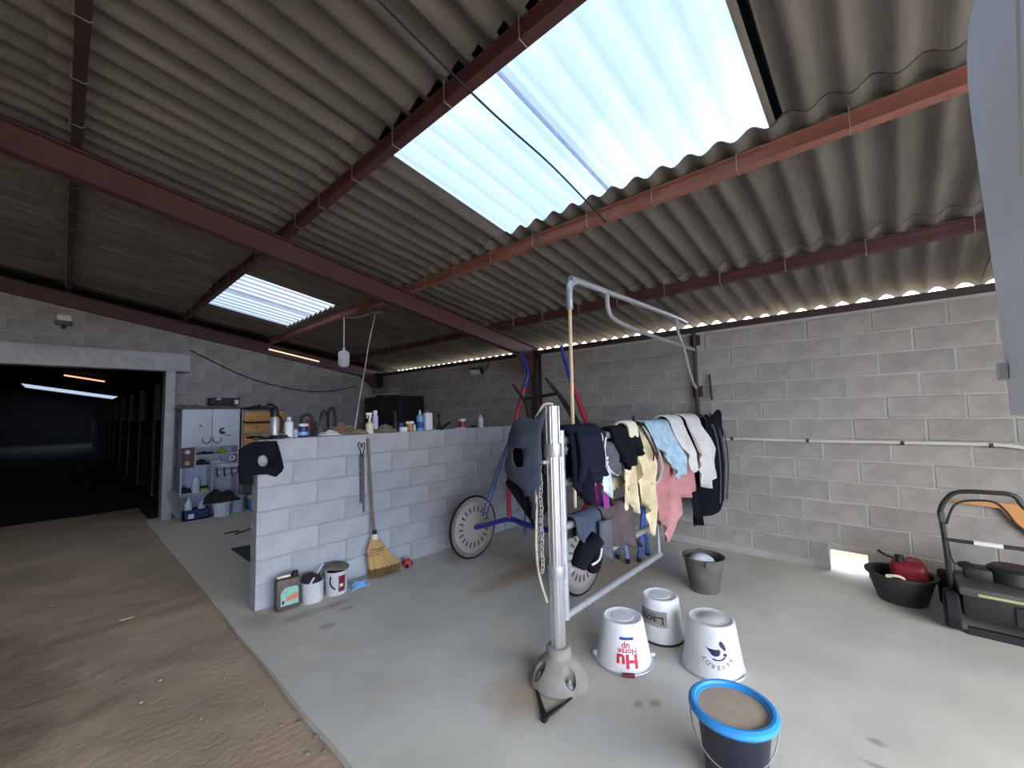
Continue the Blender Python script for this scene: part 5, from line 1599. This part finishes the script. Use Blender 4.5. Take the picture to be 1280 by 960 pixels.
small('bottle', (1.50, 8.37, 0.375), 'white tapered bottle alone on the lower shelf of the unit', 'white_plastic', [(0, 0), (0.05, 0), (0.052, 0.01), (0.052, 0.17), (0.035, 0.215), (0.018, 0.225), (0.018, 0.25), (0, 0.25)], 'bottle')
small('polish_tin', (1.615, 8.37, 0.375), 'yellow-green tin beside the tapered bottle in the shelf unit', 'yellow_green', jar(0.055, 0.05), 'tin', cap=('rag_dark', prof_cap(0.057, 0.048, 0.085)))
rag('cloth_bundle', 0, 0, 0.15, 0.14, 0.12, 'rag_dark', 'dark cloth bundle on the lower shelf of the unit', 11.0, z=0.375, pos=Vector((1.38, 8.40, 0)))
rag('bandage', 0, 0, 0.22, 0.16, 0.10, 'plastic_clear', 'lilac-white plastic bag of bandages on the open shelf', 12.0, cat='bandage bag', z=0.805, pos=Vector((1.78, 8.42, 0)))
mm = Matrix.Translation((1.99, 8.36, 0.885)) @ Euler((PI / 2, 0, 0)).to_matrix().to_4x4()
tr = thing('tape_roll', (1.99, 8.36, 0.84), 'white roll of tape standing on the open shelf', 'roll')
MB((1.99, 8.36, 0.84)).lathe([(0.018, -0.03), (0.046, -0.03), (0.046, 0.03), (0.018, 0.03), (0.018, -0.03)], 20, mm).build('roll', 'white_plastic', tr)
MB((1.99, 8.36, 0.84)).lathe([(0.0, -0.02), (0.018, -0.02), (0.018, 0.02), (0.0, 0.02)], 14, mm).build('core', 'black', tr)
rag('rag', 0, 0, 0.22, 0.14, 0.08, 'rag_dark', 'dark tangle of straps on the open shelf next to the brown panel', 13.0, z=0.805, pos=Vector((1.58, 8.40, 0)))
rag('rag', 0, 0, 0.26, 0.16, 0.05, 'rag_dark', 'dark flat strap on the upper open shelf of the unit', 14.0, z=0.97, pos=Vector((1.62, 8.42, 0)))
rag('sponge', 0, 0, 0.14, 0.14, 0.09, 'yellow_green', 'yellow-green sponge on the upper open shelf of the unit', 15.0, cat='sponge', z=0.97, pos=Vector((1.86, 8.40, 0)))
tk = thing('hook_rail', (1.95, 8.27, 0.74), 'white hook rail with dark hooks fixed beside the open shelf', 'hook rail')
MB((1.95, 8.27, 0.74)).lohi((1.76, 8.255, 0.735), (2.10, 8.30, 0.80)).build('rail', 'white_laminate', tk)
MB((1.95, 8.27, 0.74)).lohi((1.74, 8.24, 0.655), (2.14, 8.26, 0.69)).build('lower_rail', 'white_laminate', tk)
for k in range(4):
    MB((1.95, 8.27, 0.74)).tube([(1.76 + k * 0.10, 8.25, 0.74), (1.76 + k * 0.10, 8.235, 0.64), (1.77 + k * 0.10, 8.215, 0.60)], 0.013, 6).build('hook', 'steel_dark', tk)
# on top
rag('sack', 0, 0, 0.55, 0.30, 0.09, 'sack', 'folded grey-green sack lying on top of the shelf unit', 16.0, cat='sack', z=1.715, pos=Vector((1.48, 8.46, 0)))
rag('sack', 0, 0, 0.50, 0.26, 0.06, 'rag_brown', 'flat brownish sack beside the black box on the shelf unit', 17.0, cat='sack', z=1.715, pos=Vector((1.92, 8.46, 0)))
tb = thing('shoe_box', (1.86, 8.5, 1.79), 'long black box with white labels on top of the shelf unit', 'box')
MB((1.86, 8.5, 1.79)).lohi((1.68, 8.40, 1.785), (2.10, 8.62, 1.90)).build('body', 'black', tb, bevel=0.004)
MB((1.86, 8.5, 1.79)).lohi((1.672, 8.395, 1.885), (2.108, 8.628, 1.908)).build('lid', 'black', tb, bevel=0.004)
MB((1.86, 8.5, 1.79)).lohi((2.02, 8.394, 1.80), (2.08, 8.40, 1.875)).build('label', 'label_white', tb)
MB((1.86, 8.5, 1.79)).lohi((1.76, 8.39, 1.872), (1.82, 8.396, 1.90)).build('label', 'label_white', tb)
# drawers on a rack to the side
d0 = Vector((2.45, 8.5, 0))
td = thing('drawer_rack', d0, 'metal rack with orange-brown wooden drawers beside the shelf unit', 'drawer rack')
for (a, b) in ((2.115, 8.32), (2.115, 8.66), (2.82, 8.32), (2.82, 8.66)):
    MB(d0).lohi((a, b, 0), (a + 0.025, b + 0.03, 1.70)).build('upright', 'galv_dull', td)
MB(d0).lohi((2.115, 8.32, 1.27), (2.845, 8.69, 1.29)).build('rack_shelf', 'galv_dull', td)
MB(d0).lohi((2.115, 8.32, 0.86), (2.845, 8.69, 0.88)).build('rack_shelf', 'galv_dull', td)
for k, z in enumerate((1.49, 1.295, 1.085, 0.89)):
    w_ = MB(d0).lohi((2.145, 8.31, z), (2.815, 8.68, z + 0.175)).build('drawer', 'wood_drawer', td, bevel=0.006)
    for xx in (2.36, 2.60):
        MB(d0).lathe([(0, 0), (0.014, 0), (0.01, 0.02), (0, 0.022)], 10, Matrix.Translation((xx, 8.31, z + 0.09)) @ Euler((PI / 2, 0, 0)).to_matrix().to_4x4()).build('knob', 'wood_old', w_)
tag(MB((2.3, 8.28, 1.46)).tube(smooth_path([(2.12, 8.29, 1.50), (2.2, 8.285, 1.475), (2.5, 8.285, 1.47), (2.80, 8.29, 1.48)], 5), 0.014, 6).build('lead_strap', 'black'), 'black leather strap slung across the wooden drawers', 'strap')
rag('bridle', 0, 0, 0.55, 0.20, 0.08, 'rag_dark', 'tangled dark bridle on top of the drawer rack', 18.0, cat='bridle', z=1.70, pos=Vector((2.42, 8.46, 0)))
# on the floor
n0 = c_(244, 652, 8.12); n0.z = 0
tn = thing('crate', n0, 'navy blue plastic crate full of bottles before the shelf unit', 'crate')
MB(n0).lohi((1.30, 8.02, 0), (1.64, 8.24, 0.02)).build('bottom', 'crate_navy', tn)
for (a, b, c, d) in ((1.30, 8.02, 1.64, 8.035), (1.30, 8.225, 1.64, 8.24), (1.30, 8.02, 1.315, 8.24), (1.625, 8.02, 1.64, 8.24)):
    for z in (0.0, 0.085):
        MB(n0).lohi((a, b, z), (c, d, z + 0.075)).build('slat', 'crate_navy', tn)
MB(n0).lohi((1.36, 8.012, 0.03), (1.43, 8.02, 0.10)).build('label', 'label_white', tn)
small('bottle', (1.37, 8.12, 0.02), 'white bottle standing in the navy crate next to its end', 'white_plastic', [(0, 0), (0.048, 0), (0.05, 0.01), (0.05, 0.22), (0.02, 0.27), (0.02, 0.31), (0, 0.31)], 'bottle', 'bottles in the navy crate')
small('bottle', (1.545, 8.12, 0.02), 'hazy white bottle with blue collar standing mid crate', 'plastic_clear', [(0, 0), (0.05, 0), (0.052, 0.01), (0.052, 0.19), (0.02, 0.24), (0.02, 0.29), (0, 0.29)], 'bottle', 'bottles in the navy crate', cap=('bottle_blue', prof_cap(0.025, 0.25, 0.28)))
small('feed_tub', (1.79, 8.02, 0), 'round white lidded tub on the floor by the crate', 'white_plastic', [(0, 0), (0.10, 0), (0.105, 0.01), (0.118, 0.17), (0.13, 0.175), (0.13, 0.21), (0.12, 0.215), (0, 0.21)], 'tub', n=24)
small('tall_tub', (2.03, 8.14, 0), 'tall translucent white tub beside the round white tub', 'plastic_clear', [(0, 0), (0.085, 0), (0.09, 0.01), (0.098, 0.27), (0.09, 0.27), (0.08, 0.02), (0, 0.02)], 'tub', n=20)
rag('grey_coat', 0, 0, 0.48, 0.30, 0.20, 'rag_dark', 'heap of dark grey coat lying across the tubs', 19.0, cat='coat', z=0.215, pos=Vector((1.79, 8.12, 0)))
bb = Vector((2.34, 8.08, 0))
tb = thing('blue_tub', bb, 'light blue feed tub with white rim behind the low wall end', 'tub')
MB(bb).lathe([(0, 0), (0.145, 0), (0.15, 0.01), (0.165, 0.20), (0.155, 0.20), (0.14, 0.015), (0, 0.015)], 28, Matrix.Translation(bb)).build('shell', 'blue_bucket', tb)
MB(bb).lathe([(0.160, 0.20), (0.178, 0.20), (0.178, 0.235), (0.16, 0.24), (0.0, 0.235)], 28, Matrix.Translation(bb)).build('lid', 'white_plastic', tb)
cmb = cone_map(bb.x, bb.y, TOCAM(bb.x, bb.y), 0.151, 0.01, 0.166, 0.20, 0.0015)
flat_to(rect(0.09, 0.10), lambda a, b, c: cmb(a + 0.03, 0.11 + b, 0), 'label', 'label_white', tb, cuts=0.02)
flat_to(rect(0.05, 0.05), lambda a, b, c: cmb(a + 0.03, 0.11 + b, 0) + Vector((-0.001, -0.001, 0)), 'label_mark', 'print_black', tb, cuts=0.02)
tw = thing('waste_box', (2.55, 8.35, 0), 'dark grey plastic box against the wall behind the blue tub', 'box')
MB((2.55, 8.35, 0)).lohi((2.2, 8.255, 0.0), (2.85, 8.30, 0.50)).build('body', 'mower_grey', tw, bevel=0.01)
MB((2.55, 8.35, 0)).lohi((2.19, 8.25, 0.50), (2.86, 8.305, 0.55)).build('lid', 'mower_grey', tw, bevel=0.01)
# round metal lid leaning at the door post
mm = Matrix.Translation((1.245, 8.22, 0.245)) @ Euler((0, 1.32, 0.25)).to_matrix().to_4x4()
tag(MB((1.25, 8.22, 0)).lathe([(0, 0.02), (0.20, 0.015), (0.235, 0.0), (0.24, -0.012), (0.235, -0.012), (0.2, 0.005), (0, 0.01)], 28, mm).build('metal_lid', 'galv_dull'), 'round grey metal lid leaning by the door post', 'lid')
# mat and sticks behind the wall end
pm = [atZ(0.006, *q) for q in ((289, 686), (316, 681), (330, 700), (314, 704))]
mb = MB(pm[0]); mb.prism([(q.x, q.y) for q in pm], lambda a, b, s: (a, b, 0.001 + s), 0.012)
tag(mb.build('rubber_mat', 'tub_black', smooth=False), 'dark rubber mat on the slab behind the low wall end', 'mat')
for i, (a, b, lb) in enumerate((((281, 667), (299, 664), 'short dark stick lying level on the slab'), ((294, 668), (316, 660), 'longer dark stick crossing the short one'))):
    qa, qb = atZ(0.008, *a), atZ(0.008, *b)
    qm = (qa + qb) / 2 + Vector((0.02, 0.02, 0))
    tag(MB(qa).tube(smooth_path([qa, qm, qb], 3), [0.010] * 7, 6).build('stick', 'rag_dark'), lb, 'stick')
# straw stalk and pebbles on the dirt
qa, qb = atZ(0, 150, 774), atZ(0, 168, 770)
for q in (qa, qb):
    q.z = dirt_z(q.x, q.y) + 0.006
tag(MB(qa).tube([qa, qb], 0.004, 5).build('straw_stalk', 'straw_bit'), 'single pale straw stalk lying on the dirt', 'straw')
peb = MB(); peb.grid(lambda u, v: Vector((math.cos(2 * PI * u) * math.sin(PI * v), math.sin(2 * PI * u) * math.sin(PI * v), 0.7 * math.cos(PI * v))) * (1 + 0.3 * nz(math.cos(2 * PI * u) * math.sin(PI * v), math.sin(2 * PI * u) * math.sin(PI * v), math.cos(PI * v), 1.3)), 8, 5)
pme = peb.mesh('pebble'); pme.materials.append(MATS['stone'])
spots = [(298, 826), (280, 848), (200, 852), (373, 902), (385, 940), (365, 948), (395, 918), (382, 928), (97, 935), (130, 842), (340, 925), (405, 938), (290, 795), (64, 760), (176, 880), (352, 905), (330, 880), (250, 900)]
for i, (px, py) in enumerate(spots):
    q = atZ(-0.03, px, py)
    r_ = random.uniform(0.005, 0.010)
    o = inst('pebble', pme, (q.x, q.y, dirt_z(q.x, q.y) + r_ * 0.4), None, (0, 0, random.random() * 6), (r_, r_ * 1.2, r_))
    tag(o, 'small pale pebble lying on the trodden dirt floor', 'pebble', 'pebbles on the dirt floor')

emission('slit_glow', (255, 226, 190), 0.45)  # glow put in for a slit of daylight under the roof
emission('slit_glow_far', (255, 190, 150), 0.5)


def daylight_slit(a, b, r, m, label):
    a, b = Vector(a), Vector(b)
    t = thing('daylight_slit', a, label, 'lamp')  # added glowing tube in place of a daylight gap, no real fitting
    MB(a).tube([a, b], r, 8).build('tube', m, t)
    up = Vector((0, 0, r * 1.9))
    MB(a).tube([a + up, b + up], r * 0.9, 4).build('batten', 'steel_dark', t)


daylight_slit(atY(8.57, 336, 436.5), atY(8.57, 399, 452), 0.013, 'slit_glow', 'thin glowing tube as a daylight slit along the gable rafter')
daylight_slit(atY(24, 80, 462.5), atY(24, 138, 471.5), 0.035, 'slit_glow_far', 'upper faint glowing tube as a daylight slit in the passage roof')
daylight_slit(atY(24, 80, 469), atY(24, 131, 477), 0.03, 'slit_glow_far', 'lower faint glowing tube as a daylight slit in the passage roof')
